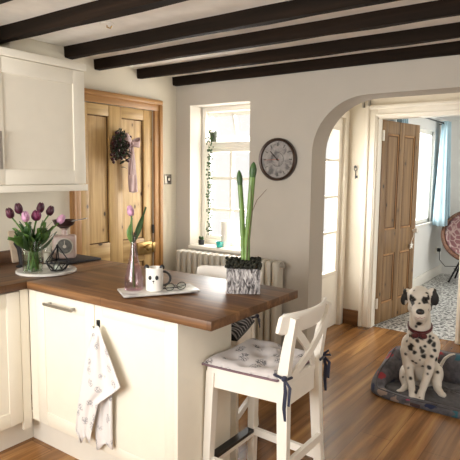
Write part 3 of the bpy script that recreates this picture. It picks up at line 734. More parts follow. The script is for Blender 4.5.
for i, (px, py, b) in enumerate(((13, 228, .02), (20, 224, -.01), (27, 226, .03), (44, 222, .0), (48, 230, .03), (54, 226, -.02), (38, 228, .05), (31, 222, -.02))):
    host = [o for o in COL.objects if o.name.startswith('tulip') and o.parent is None][i % 7]
    m = MB(); a = i*2.4; leaf(m, (vc.x+.015*math.cos(a), vc.y+.015*math.sin(a), BZt+.14), TP(px, py, b), .060, (.01*math.cos(a), .01*math.sin(a), .0), (.5, .85, .2*(-1)**i)); m.out('leaf', 'leafdark' if i % 3 else 'green', host, 80, solid=.0012)
for i in range(9):
    host = [o for o in COL.objects if o.name.startswith('tulip') and o.parent is None][i % 7]; a = i*2.4+.5; b = a+2.2
    m = MB(); leaf(m, (vc.x+.026*math.cos(a), vc.y+.026*math.sin(a), BZt+.016), (vc.x+.022*math.cos(b), vc.y+.022*math.sin(b), BZt+.19), .024, (.003, .003, 0), (math.sin(a), -math.cos(a), 0)); m.out('leaf', 'green', host, 80, solid=.0012)
# wire lantern with a small glass
wc = at('z', BZt, 58, 270.5)
wl = thing('wire_candle_holder', 'black geometric wire candle holder on the marble board', 'candle holder', (wc.x, wc.y, BZt))
m = MB(); lo = [Vector((wc.x+.038*math.cos(a), wc.y+.038*math.sin(a), BZt+.004)) for a in [k*PI/3 for k in range(6)]]
mi = [Vector((wc.x+.071*math.cos(a), wc.y+.071*math.sin(a), BZt+.048)) for a in [k*PI/3+PI/6 for k in range(6)]]
tp = Vector((wc.x, wc.y, BZt+.142))
def rod_(a, b): m.tube([a, b], .0032, 6)
for k in range(6):
    rod_(lo[k], lo[(k+1) % 6]); rod_(mi[k], mi[(k+1) % 6]); rod_(lo[k], mi[k]); rod_(lo[k], mi[k-1]); rod_(mi[k], tp)
m.ball(tp, .008, 1); m.out('wire_frame', 'blackmetal', wl)
MB().lathe([(.024, .004), (.026, .006), (.027, .05), (.025, .05), (.024, .01), (.001, .01)], (wc.x, wc.y, BZt), 20).out('glass_cup', 'glass', wl)
tag(MB().lathe([(.019, .0105), (.019, .028), (.017, .029), (.001, .029)], (wc.x, wc.y, BZt), 20).out('tealight_candle', 'cream_cer'), 'white tealight inside the black wire candle holder', 'candle')
# board leaning on the wall
q0 = at('x', XL+.04, 6, 262); q1 = at('x', XL+.04, 24, 262)
m = MB(); zb, ztp = ZT, 1.125
m.box((-.009, -.062, -.10), (.009, .062, .10), .008); m.bm.transform(Matrix.Translation((XL+.068, 1.90, ZT+.1025)) @ Matrix.Rotation(-.2, 4, 'Y'))
tag(m.out('chopping_board', 'boardbeige'), 'beige board leaning against the wall behind the tulips', 'board')
# black curved gadget
g = thing('kitchen_gadget', 'black curved kitchen gadget standing behind the glass vase', 'gadget', (-2.84, 1.80, ZT))
gp = [at('x', -2.83, *p) for p in ((22, 264), (21, 256), (19, 248), (14.5, 243))]
gb = Vector((gp[0].x, gp[0].y, ZT))
MB().lathe([(.035, 0), (.036, .006), (.02, .016), (.001, .017)], gb, 20).out('base', 'black', g)
MB().tube([gb+Vector((0, 0, .01)), gp[1], gp[2], gp[3]], [.015, .017, .015, .009], 10).out('arm', 'black', g, 60)
# bottles
def bottle(px, py, x, r, hh, label, mat='glass'):
    p = at('z', ZT, px, py); p = Vector((p.x, p.y, ZT))
    t = thing('glass_bottle', label, 'bottle', p, 'glass bottles beside the scales')
    MB().lathe([(r*.95, 0), (r, .004), (r, hh*.62), (r*.8, hh*.72), (r*.4, hh*.8), (r*.38, hh*.93), (.001, hh*.93)], p, 20).out('glass', mat, t)
    MB().lathe([(r*.44, hh*.9), (r*.44, hh), (.001, hh)], p, 14).out('stopper', 'steel', t)
    MB().lathe([(r*.9, .006), (r*.9, hh*.4), (.001, hh*.4)], p, 16).out('contents', 'dialrim' if r > .024 else 'dialface', t)
bottle(47.5, 263.5, 0, .026, .17, 'clear glass bottle with dark contents left of the scales')
bottle(54.5, 260.5, 0, .021, .175, 'slim glass bottle touching the side of the scales')
# slate and scales
s0 = at('z', ZT, 98, 259.5); s1 = at('z', ZT, 90, 267)
sl = MB().box((-2.96, 1.985, ZT), (-2.665, 2.285, ZT+.014), .003).out('slate_slab', 'slate'); tag(sl, 'flat black slab under the kitchen scales', 'slab')
sc0 = at('y', 2.10, 56, 258); zs = ZT+.0145
sc = thing('kitchen_scales', 'pale pink kitchen scales with round dial on the black slab', 'scales', (-2.835, 2.13, zs), rz=.85)
ctr = WM(sc); 
def LS(mb): mb.bm.transform(ctr); return mb
LS(MB().box((-.072, -.052, 0), (.072, .052, .150), .016, seg=3)).out('body', 'pinkcase', sc)
dial = LS(MB().lathe([(.054, 0), (.054, .008), (.049, .010), (.047, .006), (.001, .006)], (.004, -.052, .082), 32, axis=(0, -1, 0))).out('dial', 'dialrim', sc)
LS(MB().lathe([(.046, 0), (.046, .0025), (.001, .0025)], (.004, -.0575, .082), 28, axis=(0, -1, 0))).out('dial_face', 'dialface', dial)
LS(MB().lathe([(.011, 0), (.011, .003), (.001, .004)], (.004, -.059, .082), 12, axis=(0, -1, 0)).bar((.004, -.061, .082), (.004, -.061, .120), .004, .002, up=(0, 1, 0))).out('pointer', 'dialrim', dial)
LS(MB().lathe([(.022, 0), (.018, .01), (.018, .035), (.03, .045), (.001, .047)], (0, 0, .149), 16)).out('post', 'pinkcase', sc)
pz = zs+.197
pn = thing('weighing_pan', 'dark brown pan with steel lip resting on the kitchen scales', 'pan', (-2.835, 2.13, pz), rz=.5)
ctr = Matrix.Translation((-2.835, 2.13, zs)) @ Matrix.Rotation(.5, 4, 'Z')
LS(MB().lathe([(.030, 0), (.058, .016), (.072, .046), (.075, .049), (.070, .046), (.055, .019), (.001, .006)], (0, 0, .1975), 28)).out('bowl', 'panbrown', pn)
LS(MB().prism([(.062, -.028, .238), (.150, -.010, .258), (.155, .010, .258), (.062, .028, .238)], (0, 0, .005))).out('handle', 'steel_dark', pn)

# ------------------------------------------------------------------ tray, bottle vase, mug, spectacles
c4 = [at('z', ZT+.018, *p) for p in ((115.5, 297), (199, 290.5), (195, 284), (121.5, 285.5))]
tc = sum(c4, Vector())/4; ux = (c4[1]-c4[0]).normalized(); ang = math.atan2(ux.y, ux.x)
Lx = .365; Ly = .165
tr = thing('serving_tray', 'white marble tray under the mug and bottle vase', 'tray', (tc.x, tc.y, ZT), rz=ang)
TM = WM(tr)
m = MB(); m.box((-Lx/2, -Ly/2, .006), (Lx/2, Ly/2, .018), .005, seg=3)
m.bm.transform(TM); m.out('slab', 'tray', tr)
for sx in (-1, 1):
    for sy in (-1, 1):
        m = MB().lathe([(.009, 0), (.009, .007), (.001, .007)], (sx*(Lx/2-.03), sy*(Ly/2-.03), 0), 12); m.bm.transform(TM); m.out('foot', 'black', tr)
TZ = ZT+.0182
bp_ = at('z', TZ, 134, 289.5); bp_ = Vector((bp_.x, bp_.y, TZ))
bv = thing('bottle_vase', 'lilac glass bottle vase holding one pink tulip', 'vase', bp_)
prof = [(.040, 0), (.0445, .006), (.0455, .03), (.043, .06), (.034, .10), (.0215, .15), (.0145, .20), (.0135, .255), (.0155, .274)]
MB().lathe(prof+[(r_-.003, h_) for r_, h_ in prof[::-1]][:-1]+[(.036, .009), (.001, .009)], bp_, 32).out('glass', 'pglass', bv)
MB().lathe([(.036, .011), (.041, .02), (.0405, .045), (.001, .045)], bp_, 24).out('water', 'water', bv)
t1 = at('x', bp_.x+.0, 131.5, 215)
tulip(bp_+Vector((0, 0, .012)), t1, 'lilac', 'single pink tulip in the lilac bottle vase', None, .017, .05, [], dirn=(-.25, -.1, 1), bow=.0)
tt = bpy.data.objects[[o.name for o in COL.objects if o.name.startswith('tulip')][-1]]
m = MB(); leaf(m, bp_+Vector((0, 0, .23)), at('x', bp_.x, 146, 207), .03, (.008, -.006, 0), (.3, .8, -.6)); m.out('leaf', 'leafdark', tt, 80, solid=.0012)
m = MB(); leaf(m, bp_+Vector((0, 0, .22)), at('x', bp_.x, 132.5, 218), .032, (-.004, -.006, 0), (.5, .8, 0)); m.out('leaf', 'green', tt, 80, solid=.0012)
# panda mug
mp_ = at('z', TZ, 154.5, 290.0); mp_ = Vector((mp_.x, mp_.y, TZ))
mg = thing('mug', 'white panda faced mug with black ears and handle', 'mug', mp_)
MB().lathe([(.038, 0), (.041, .003), (.0415, .06), (.041, .108), (.0395, .110), (.038, .107), (.038, .008), (.001, .008)], mp_, 36).out('body', 'cream_cer', mg)
vd = Vector((-mp_.x, -mp_.y, 0)).normalized(); rd = Vector((-vd.y, vd.x, 0)); up = Vector((0, 0, 1))
if rd.dot(Vector((_cy, -_sy, 0)))<0: rd = -rd
fd = (vd*.97-rd*.12).normalized(); fr_ = Vector((-fd.y, fd.x, 0)); fr_ = fr_ if fr_.dot(rd) > 0 else -fr_
RM = Matrix((fr_, fd, up)).transposed()
for s in (-1, 1):
    MB().ball(mp_+fr_*s*.036+up*.110, (.0125, .008, .013), 2, RM).out('ear', 'black', mg)
    e = (fr_*s*.36+fd).normalized()
    MB().ball(mp_+e*.0405+up*.066, (.0105, .003, .0115), 2, RM).out('eye_patch', 'black', mg)
MB().ball(mp_+fd*.041+up*.050, (.005, .003, .0035), 2, RM).tube([mp_+fd*.0425+up*.049, mp_+fd*.0425+up*.040], .0012, 6).out('muzzle_mark', 'black', mg)
hp_ = [mp_+rd*(.039+.036*math.sin(a))+up*(.055+.034*math.cos(a)) for a in [PI*k/10 for k in range(11)]]
MB().tube(hp_, .0058, 8).out('handle', 'black', mg, 60)
# spectacles
sp = at('z', TZ, 176, 290.5)
gl = thing('spectacles', 'thin metal spectacles folded on the marble tray', 'spectacles', (sp.x, sp.y, TZ), rz=ang+.15)
GM = WM(gl)
for s in (-1, 1):
    m = MB().tube([(s*.03+.023*math.cos(a), .004, .019+.017*math.sin(a)) for a in [2*PI*k/20 for k in range(21)]], .0016, 6, cap=False); m.bm.transform(GM); m.out('rim', 'blackmetal', gl)
    m = MB().lathe([(.0225, 0), (.0225, .0008), (.001, .0008)], (s*.03, .004, .019), 20, axis=(0, 1, 0)); m.bm.transform(GM @ Matrix.Diagonal((1, 1, 1, 1))); m.out('lens', 'glass', gl)
    m = MB().tube([(s*.054, .004, .024), (s*.052, .03, .012), (-s*.045, .040+.008*s, .004)], .0018, 6); m.bm.transform(GM); m.out('temple', 'blackmetal', gl)
m = MB().tube([(-.008, .004, .022), (0, .004, .026), (.008, .004, .022)], .0016, 6); m.bm.transform(GM); m.out('bridge', 'blackmetal', gl)

# ------------------------------------------------------------------ planter with amaryllis
pc = at('z', ZT, 243, 294.3); pc = Vector((pc.x-.035, pc.y+.053, ZT)); pa = YAW
po = thing('plant_pot', 'square silvery bark pot with two tall green amaryllis stalks', 'potted plant', pc, rz=.6)
PM = WM(po); W = .081
m = MB()
m.box((-W, -W*.8, 0), (W, W*.8, .122), .004); m.bm.transform(PM)
m.out('pot', 'bark', po)
m = MB(); rnd = random.Random(3)
for k in range(520):
    m.ball((rnd.uniform(-W, W)*1.03, rnd.uniform(-W, W)*.83, .124+rnd.uniform(0, .034)), (rnd.uniform(.005, .010),)*3, 1, None)
m.bm.transform(PM); m.out('moss', 'moss', po, 60)
def stalk(pts, rad, tip):
    P = [pc+Vector((0, 0, .12))] + [at('y', pc.y, *p) for p in pts]
    P[0] = Vector((P[1].x, pc.y, pc.z+.115)); P.insert(1, P[0]+Vector((0, 0, .02)))
    s = MB().tube(P, [rad*1.15]*2+[rad]*(len(P)-2), 12, flat=((.6, -.8, 0), .7)).out('stalk', 'amaryllis', po, 60)
    d = (P[-1]-P[-2]).normalized(); e = P[-1]
    MB().tube([e-d*.005, e+d*.012, e+d*.032, e+d*.052, e+d*.066], [rad*.9, rad*1.15, rad*1.2, rad*.8, rad*.2], 12).out('bud', 'leafdark' if tip else 'amaryllis', s, 60)
stalk([(243.5, 262), (243, 240), (241.8, 210), (240.0, 184)], .0122, 1)
stalk([(247, 262), (247, 240), (249.8, 210), (252.6, 176)], .0145, 1)
tw = [at('y', pc.y-.01, *p) for p in ((246, 268), (248, 240), (252, 212), (257, 200), (266.5, 189.5))]
MB().tube(tw, [.002, .002, .0018, .0015, .001], 6).tube([tw[2], at('y', pc.y-.01, 250.5, 185)], .0014, 6).out('twig', 'twig', po, 60)

# ------------------------------------------------------------------ clock, switch, wreath
ck = thing('wall_clock', 'round wall clock with dark rim and grey face', 'clock', (-2.03, YC, 1.595))
cc = Vector((-2.03, YC, 1.595)); R0 = .158
MB().lathe([(R0-.004, 0), (R0, .006), (R0, .034), (R0-.006, .040), (R0-.018, .036), (R0-.022, .02)], cc, 56, axis=(0, -1, 0), cap=False).out('rim', 'clockrim', ck)
face = MB().lathe([(R0-.012, 0), (R0-.012, .02), (.001, .02)], cc, 56, axis=(0, -1, 0)).out('face', 'clockface', ck)
for k in range(12):
    m = MB(); a = k*PI/6; r0, r1 = (.098, .122); u = Vector((math.sin(a), 0, math.cos(a)))
    m.bar(cc+u*r0+Vector((0, -.021, 0)), cc+u*r1+Vector((0, -.021, 0)), .006 if k % 3 else .011, .002, up=(0, 1, 0)); m.out('hour_mark', 'dialface', face)
MB().tube([cc+Vector((.052*math.cos(2*PI*k/24), -.021, .052*math.sin(2*PI*k/24))) for k in range(25)], .0012, 5, cap=False).out('inner_ring', 'dialface', face)
def hand(dx, dz, w_, mt, nm, y): MB().bar(cc+Vector((-dx*.18, y, -dz*.18)), cc+Vector((dx, y, dz)), w_, .002, up=(0, 1, 0), w2=w_*.5).out(nm, mt, ck)
hand(-.062, .062, .008, 'clockrim', 'hour_hand', -.026)
hand(-.108, -.004, .005, 'red', 'minute_hand', -.029)
MB().lathe([(.007, 0), (.007, .013), (.001, .014)], cc+Vector((0, -.02, 0)), 14, axis=(0, -1, 0)).out('hub', 'clockrim', ck)
sw = thing('light_switch', 'square metal light switch on the wall right of the pine door', 'switch', (XL, 3.35, 1.43))
MB().box((XL, 3.307, 1.388), (XL+.006, 3.393, 1.474), .003).out('face_plate', 'steel_dark', sw)
MB().box((XL+.006, 3.335, 1.41), (XL+.012, 3.372, 1.452), .002).out('surround', 'black', sw)
MB().box((XL+.011, 3.343, 1.418), (XL+.018, 3.364, 1.444), .003).out('rocker', 'steel', sw)
wr = thing('door_wreath', 'dark dried flower wreath with pink ribbon on the pine door', 'wreath', (xf, 2.75, 1.66))
wcn = at('x', xf+.02, 118.5, 147); rnd = random.Random(11)
m, m2, m3_, m4 = MB(), MB(), MB(), MB()
for k in range(230):
    a = rnd.uniform(0, 2*PI); rr = abs(.050+rnd.gauss(0, .026))
    p = Vector((xf+.012+rnd.uniform(0, .035), wcn.y+rr*math.cos(a)*1.02, wcn.z+rr*math.sin(a)*1.25))
    d = Vector((rnd.uniform(.2, 1), rnd.uniform(-1, 1), rnd.uniform(-1, 1))).normalized()
    leaf(m, p, p+d*.05, .02, (.004, .002, .004), d.cross(Vector((rnd.random(), rnd.random(), .3))))
for k in range(70):
    a = rnd.uniform(0, 2*PI); rr = abs(.052+rnd.gauss(0, .030))
    m2.ball((xf+.03+rnd.uniform(0, .03), wcn.y+rr*math.cos(a)*1.02, wcn.z+rr*math.sin(a)*1.25), rnd.uniform(.009, .016), 1)
for k in range(9):
    a = rnd.uniform(-.9, 1.3); rr = .07
    m3_.ball((xf+.045, wcn.y+rr*math.cos(a), wcn.z+rr*math.sin(a)*1.2), (.012, .02, .02), 2)
MB().tube([(xf+.016, wcn.y+.062*math.cos(a), wcn.z+.078*math.sin(a)) for a in [2*PI*k/32 for k in range(33)]], .014, 8, cap=False).out('ring', 'twig', wr, 60)
m.out('foliage', 'sage', wr, 60); m2.out('berries', 'berry', wr, 60); m3_.out('dried_rose', 'rose', wr, 60)
rb = at('x', xf+.055, 131.5, 143.5)
m = MB()
for s, lx, lz in ((-1, .065, .04), (1, .085, .012)):
    m.grid(lambda u, v: Vector((xf+.055+.014*math.sin(v*2*PI), rb.y+s*lx*math.sin(v*PI)*1.0+(u-.5)*.008, rb.z+lz*math.sin(v*PI)+(u-.5)*.075*(1-.45*abs(math.cos(v*PI)))-.012*s*math.sin(v*2*PI))), 5, 16)
m.ball((xf+.06, rb.y, rb.z), (.012, .012, .014), 2); m.out('ribbon_bow', 'ribbon', wr, 70, solid=.002)
m = MB()
for s, z1, w_ in ((0, .375, .085), (-.6, .24, .05)):
    m.grid(lambda u, v: Vector((xf+.045+.006*math.sin(u*9+v*6), rb.y+.004+s*.03*v+.02*v+(u-.5)*w_*(.5+.5*min(1, v*3)), rb.z-.005-v*z1+.010*(abs(u-.5)*2)*(v > .95))), 7, 16)
m.out('ribbon_tail', 'ribbon', wr, 70, solid=.002)

# ------------------------------------------------------------------ radiator
ra = thing('radiator', 'cream column radiator below the window', 'radiator', (-2.44, 3.38, 0))
nsec = 17; xa_, xb_ = -2.945, -1.94; stp = (xb_-xa_)/nsec
m = MB(); c0 = xa_+stp/2
m.box((c0-.0235, 3.318, .14), (c0+.0235, 3.425, .842), .018, seg=3); m.box((c0-stp/2, 3.35, .77), (c0+stp/2, 3.40, .815)); m.box((c0-stp/2, 3.35, .15), (c0+stp/2, 3.40, .20))
s0_ = m.out('section', 'rad', ra, 60)
for k in range(1, nsec):
    c = s0_.copy(); COL.objects.link(c); c.parent = ra; c.location = Vector((stp*k, 0, 0))
MB().tube([(xb_-.002, 3.37, .81), (xb_+.03, 3.37, .81)], .014, 10).tube([(xb_+.012, 3.37, .80), (xb_+.012, 3.37, .84)], .010, 10).out('bleed_valve', 'steel', ra)
for q_ in ([(xb_-.002, 3.37, .165), (xb_+.05, 3.37, .165), (xb_+.05, 3.37, .0)], [(xa_+.0, 3.37, .165), (xa_-.05, 3.37, .165), (xa_-.05, 3.37, 0)]): MB().tube(q_, .010, 10).out('pipe', 'white', ra)
for q_ in (c0, xb_-stp/2): MB().box((q_-.01, 3.34, 0), (q_+.01, 3.40, .139)).out('foot', 'rad', ra)

# ------------------------------------------------------------------ sill things
SZ = WZ0+.0205
def sillp(px, y): 
    p = at('y', y, px, 240); return Vector((p.x, y, SZ))
p = sillp(225.5, 3.55); cd = thing('pillar_candle', 'tall white pillar candle on the window sill', 'candle', p)
MB().lathe([(.037, 0), (.038, .003), (.038, .215), (.035, .219), (.012, .213), (.001, .213)], p, 24).out('wax', 'cream_cer', cd)
MB().tube([p+Vector((0, 0, .211)), p+Vector((.001, 0, .225))], .0015, 6).out('wick', 'black', cd)
p = sillp(219.5, 3.49); tp_ = MB().lathe([(.022, 0), (.026, .003), (.031, .045), (.029, .047), (.026, .044), (.022, .01), (.001, .01)], p, 24).out('tealight_holder', 'teal'); tag(tp_, 'small teal pot at the front of the window sill', 'pot')
p = sillp(201.5, 3.52); cu = thing('succulent_pot', 'tiny dark pot with succulent in the window corner', 'potted plant', p)
MB().lathe([(.024, 0), (.027, .04), (.025, .042), (.001, .038)], p, 16).out('pot', 'black', cu)
m = MB(); 
for k in range(14): 
    a = k*2.4; m.ball(p+Vector((.012*math.cos(a)*(1+k*.03), .012*math.sin(a)*(1+k*.03), .05+.001*k)), (.008, .008, .013), 1)
m.out('leaves', 'leafdark', cu, 60)
# trailing plant on the transom
p = at('y', 3.585, 211, 138.5); p = Vector((p.x, 3.585, 1.7505+.0))
pb = at('y', 3.585, 212.5, 141); hz_ = 1.7505
tpn = thing('trailing_plant', 'grey pot on the window transom with long trailing vine', 'potted plant', (pb.x, 3.615, hz_))
pp = Vector((pb.x, 3.60, hz_))
MB().lathe([(.024, 0), (.030, .05), (.033, .078), (.030, .08), (.026, .07), (.001, .068)], pp, 20).out('pot', 'sage', tpn)
m = MB(); mv = MB(); rnd = random.Random(5)
for j in range(4):
    ox = rnd.uniform(-.014, .014); pts = [pp+Vector((ox, -.02, .075)), pp+Vector((ox, -.045, .06))]
    zb_ = pp.z-rnd.uniform(.72, .85) if j < 3 else pp.z-.5
    z = pp.z+.03
    while z > zb_:
        pts.append(Vector((pp.x+ox+.012*math.sin(z*23+j*2)+rnd.uniform(-.006, .006), pp.y-.05+.006*math.sin(z*31+j), z))); z -= .026
    mv.tube(pts, .0012, 5)
    for q in pts[2:]:
        for s in (-1, 1):
            if rnd.random() < .55:
                m.ball(q+Vector((s*rnd.uniform(.006, .016), rnd.uniform(-.01, .008), rnd.uniform(-.008, .008))), (rnd.uniform(.007, .012), .003, rnd.uniform(.007, .011)), 1)
for k in range(9): m.ball(pp+Vector((rnd.uniform(-.03, .03), rnd.uniform(-.05, .02), .075+rnd.uniform(-.01, .025))), (.009, .005, .009), 1)
mv.out('vine', 'green', tpn, 60); lv = m.out('leaves', 'leafdark', tpn, 60); lv['kind'] = 'stuff'  # darker leaf green stands in for the vine's backlit shade

# ------------------------------------------------------------------ bar stools
def make_stool(label, loc, rz, cush, group='white wooden bar stools at the peninsula'):
    t = thing('bar_stool', label, 'stool', loc, group, rz=rz); T = WM(t)
    def O(mb, nm, mt, par=t, sm=35, **k): mb.bm.transform(T); return mb.out(nm, mt, par, sm, **k)
    # seat: flat board, narrower at the back
    m = MB(); m.prism([(-.200, -.180, .621), (-.188, -.196, .621), (.175, -.158, .621), (.175, .158, .621), (-.188, .196, .621), (-.200, .180, .621)], (0, 0, .024)); O(m, 'seat', 'white')
    m = MB(); m.bar((-.182, -.15, .587), (-.182, .15, .587), .022, .07); O(m, 'apron', 'white')
    m = MB(); m.bar((.165, -.12, .577), (.165, .12, .577), .022, .09); O(m, 'apron', 'white')
    for s in (-1, 1):
        m = MB(); m.bar((-.16, s*.173, .587), (.16, s*.142, .587), .022, .07); O(m, 'apron', 'white')
    for s in (-1, 1):      # front legs
        m = MB(); m.bar((-.178, s*.170, .622), (-.195, s*.190, 0), .042, .042, up=(1, 0, 0), w2=.034, h2=.034); O(m, 'leg', 'white')
    for s in (-1, 1):      # rear legs run on up as the back posts
        m = MB(); P = [Vector((.205, s*.172, 0)), Vector((.182, s*.156, .30)), Vector((.170, s*.144, .59)), Vector((.170, s*.146, .67)), Vector((.190, s*.148, .80)), Vector((.216, s*.152, .925))]
        ws = [.036, .044, .050, .048, .040, .030]
        for a in range(5): m.bar(P[a], P[a+1], .032, ws[a], up=(1, 0, 0), h2=ws[a+1])
        O(m, 'leg', 'white')
    # top rail, bowed backwards
    m = MB()
    def rail(u, v):
        y = -.203+.400*u; x = .174+.048*(1-(2*u-1)**2); a = v*2*PI; hh = .045
        sx = .011*math.copysign(abs(math.cos(a))**.5, math.cos(a)); sz = hh*math.copysign(abs(math.sin(a))**.5, math.sin(a))
        e = 1 if 0.001 < u < .999 else .8
        return Vector((x+sx*e+sz*.20, y, .898+sz*e))
    m.grid(lambda v, u: rail(u, v), 24, 25, True)
    m.bm.verts.ensure_lookup_table()
    n = 25
    m.bm.faces.new([m.bm.verts[k*n] for k in range(24)]); m.bm.faces.new([m.bm.verts[k*n+n-1] for k in range(23, -1, -1)])
    O(m, 'top_rail', 'white', sm=50)
    for s in (-1, 1):      # crossed back slats
        m = MB(); pts = [Vector((.168+.006*s+.03*math.sin(k/8*PI)*.6+.048*k/8, s*(-.135+.27*k/8), .635+.235*k/8)) for k in range(9)]
        for a in range(8): m.bar(pts[a], pts[a+1], .036, .012, up=(1, 0, 0))
        O(m, 'cross_slat', 'white')
    m = MB(); m.bar((-.186, -.165, .185), (-.186, .165, .185), .022, .024); O(m, 'stretcher', 'white')
    m = MB(); m.bar((-.190, -.163, .205), (-.190, .163, .205), .040, .016); O(m, 'foot_plate', 'black')
    for s in (-1, 1):
        m = MB(); m.bar((-.175, s*.176, .20), (.190, s*.158, .20), .020, .036); O(m, 'stretcher', 'white')
    m = MB(); m.bar((.200, -.14, .30), (.200, .14, .30), .020, .036); O(m, 'stretcher', 'white')
    # seat cushion with tufts, resting on the stool: a thing of its own
    return t
s1 = make_stool('white bar stool with pale printed cushion at the peninsula end', (-1.198, 1.975, 0), 0, 'cushion')
s2 = make_stool('white bar stool with dark striped cushion behind the peninsula', (-1.725, 2.29, 0), PI/2+.25, 'stripes')
def make_cushion(label, loc, rz, mt, tl=.17):
    t = thing('seat_cushion', label, 'cushion', loc, None, rz=rz); T = WM(t)
    m = MB(); tuft = [(-.10, -.1), (-.10, .1), (.06, -.09), (.06, .09), (-.02, 0), (-.02, -.14), (-.02, .14)]
    def surf(top):
        def fn(u, v):
            x = -.212+.365*u; y = (-.203+.406*v)*(1-.16*u); e = min(u, 1-u, v, 1-v); k = min(1, e/.12)
            k = (1-(1-k)**2)**.5
            z = .012+.030*k*(.85+.15*math.sin(u*3)) if top else .012-.010*k
            if top:
                for a, b in tuft: z -= .020*math.exp(-((x-a)**2+(y-b)**2)/.0011)
                z += .003*math.sin(x*40+y*25)
            sq = 1+.02*math.sin(u*PI)
            return Vector((x, y*sq, z))
        return fn
    m.grid(surf(True), 34, 34); m.grid(surf(False), 34, 34); bmesh.ops.remove_doubles(m.bm, verts=m.bm.verts, dist=.0008)
    m.bm.transform(T); m.out('pad', mt, t, 80)
    e_ = []
    for k in range(64):
        q = k/16; f_ = q % 1; u, v = [(f_, 0), (1, f_), (1-f_, 1), (0, 1-f_)][int(q)]
        x = -.212+.365*u; e_.append(Vector((x, (-.203+.406*v)*(1-.16*u)*(1+.02*math.sin(u*PI)), .010)))
    m = MB(); m.tube(e_+[e_[0]], .0055, 6, cap=False); m.bm.transform(T); m.out('piping', 'mauve' if mt == 'cushion' else 'black', t, 60)
    for s in (-1, 1):       # ribbon ties knotted round the back posts
        m = MB(); y = s*.150; x = .168
        m.tube([(.14, s*.13, .018), (x-.03, y-s*.012, .028), (x-.028, y+s*.022, .034), (x+.005, y+s*.026, .030), (x+.03, y+s*.018, .026), (x+.03, y-s*.02, .022)], .006, 6, flat=((0, 0, 1), 1.0))
        kx = Vector((x+.022 if s < 0 else x+.02, y+s*.028, .030))
        m.ball(kx, .013, 2)
        m.tube([kx, kx+Vector((.012, s*.010, -.05)), kx+Vector((.008, s*.012, -tl*.7)), kx+Vector((.014, s*.012, -tl))], [.005, .009, .009, .006], 8, flat=((0, 1, 0), .4))
        m.tube([kx, kx+Vector((.03, s*.006, -.03)), kx+Vector((.026, s*.008, -tl*.62))], [.005, .008, .006], 8, flat=((0, 1, 0), .4))
        if s > 0:
            for q in (-1, 1): m.tube([kx, kx+Vector((q*.022, .012, .022)), kx+Vector((q*.034, .012, .004)), kx], .006, 6)
        m.bm.transform(T); m.out('tie', 'navy', t, 60)
    return t
make_cushion('pale printed tufted cushion with navy ties on the near stool', (-1.198, 1.975, .6435), 0, 'cushion')
make_cushion('dark striped seat cushion on the stool behind the peninsula', (-1.725, 2.29, .6435), PI/2+.25, 'stripes', .07)

# ------------------------------------------------------------------ dog bed
bd = thing('dog_bed', 'grey printed dog bed under the sitting dalmatian', 'dog bed', (-.80, 3.65, 0))
bx0, bx1, by0, by1 = -1.27, -.30, 3.355, 4.0
def rrect(a, ins=0):
    """rounded rectangle point at parameter a (0..1), counter-clockwise from the middle of the front"""
    cx_, cy_ = (bx0+bx1)/2, (by0+by1)/2; hx, hy = (bx1-bx0)/2-ins, (by1-by0)/2-ins
    t = 2*PI*a-PI/2; c, s = math.cos(t), math.sin(t); p = 4.5
    k = (abs(c)**p+abs(s)**p)**(-1/p)
    return Vector((cx_+hx*c*k, cy_+hy*s*k, 0)), c, s
def bedfn(u, v):
    """outer wall, over the ridge and down the inner slope"""
    P0, c, s = rrect(u)
    fy = (P0.y-by0)/(by1-by0); h = .040+.185*min(1, max(0, (fy-.08)/.55))**.8
    wd = .05+.09*min(1, max(0, (fy-.05)/.4))
    a = v*PI                                # 0 bottom outside .. pi bottom inside
    ins = wd*(1-math.cos(a))/2*1.0 - .012*math.sin(a*1.0)*(v < .5) + h*.22*math.sin(min(a, PI/2))*0.6
    P, _, _ = rrect(u, max(-.02, ins))
    z = .004+h*math.sin(a)**.75 if a < PI/2 else .035+(h-.031)*math.sin(a)**.8
    z += .004*math.sin(u*60+v*9)*math.sin(a)
    return Vector((P.x, P.y, z))
MB().grid(bedfn, 96, 18, True).out('bolster', 'bed', bd, 80, solid=.004)
MB().tube([bedfn(k/96, .46) for k in range(97)], .006, 6, cap=False).out('piping', 'bedgrey', bd, 80)
m = MB(); m.grid(lambda u, v: (lambda P: Vector((P.x, P.y, .026+.012*(1-v)**.5*(1-.3*math.sin(u*40)))))(rrect(u, .06+v*.0+(1-v)*.0)[0].lerp(Vector(((bx0+bx1)/2, (by0+by1)/2, 0)), 1-v*.97)), 64, 10, True)
m.out('cushion', 'bedgrey', bd, 80, solid=.01)
lp = at('y', by0-.004, 415, 406.5)
MB().box((lp.x-.032, by0-.008, .010), (lp.x+.032, by0+.004, .030), .002).out('sewn_label', 'labelbrown', bd)

# ------------------------------------------------------------------ dalmatian
dog = MB()
def P(px, py, y): return at('y', y, px, py)
def limb(pts):
    """tapered limb through (px, py, depth, radius) joints"""
    Q = [(P(a, b, c), r_) for a, b, c, r_ in pts]
    for (p, r0), (q, r1) in zip(Q, Q[1:]):
        n = max(2, int((q-p).length/.006))
        for k in range(n+1):
            s = k/n; dog.ball(p.lerp(q, s), r0+(r1-r0)*s, 2)
vdir = Vector((.95, -3.5, 0)).normalized(); vr_ = Vector((-vdir.y, vdir.x, 0)); vr_ = vr_ if vr_.dot(Vector((_cy, -_sy, 0))) > 0 else -vr_
DM = Matrix((vr_, -vdir, Vector((0, 0, 1)))).transposed()      # right, away, up of the dog as it faces the camera
def blob(px, py, y, r, tilt=0, yaw=0):
    dog.ball(P(px, py, y), r, 3, DM @ Matrix.Rotation(yaw, 3, 'Z') @ Matrix.Rotation(tilt, 3, 'Y'))
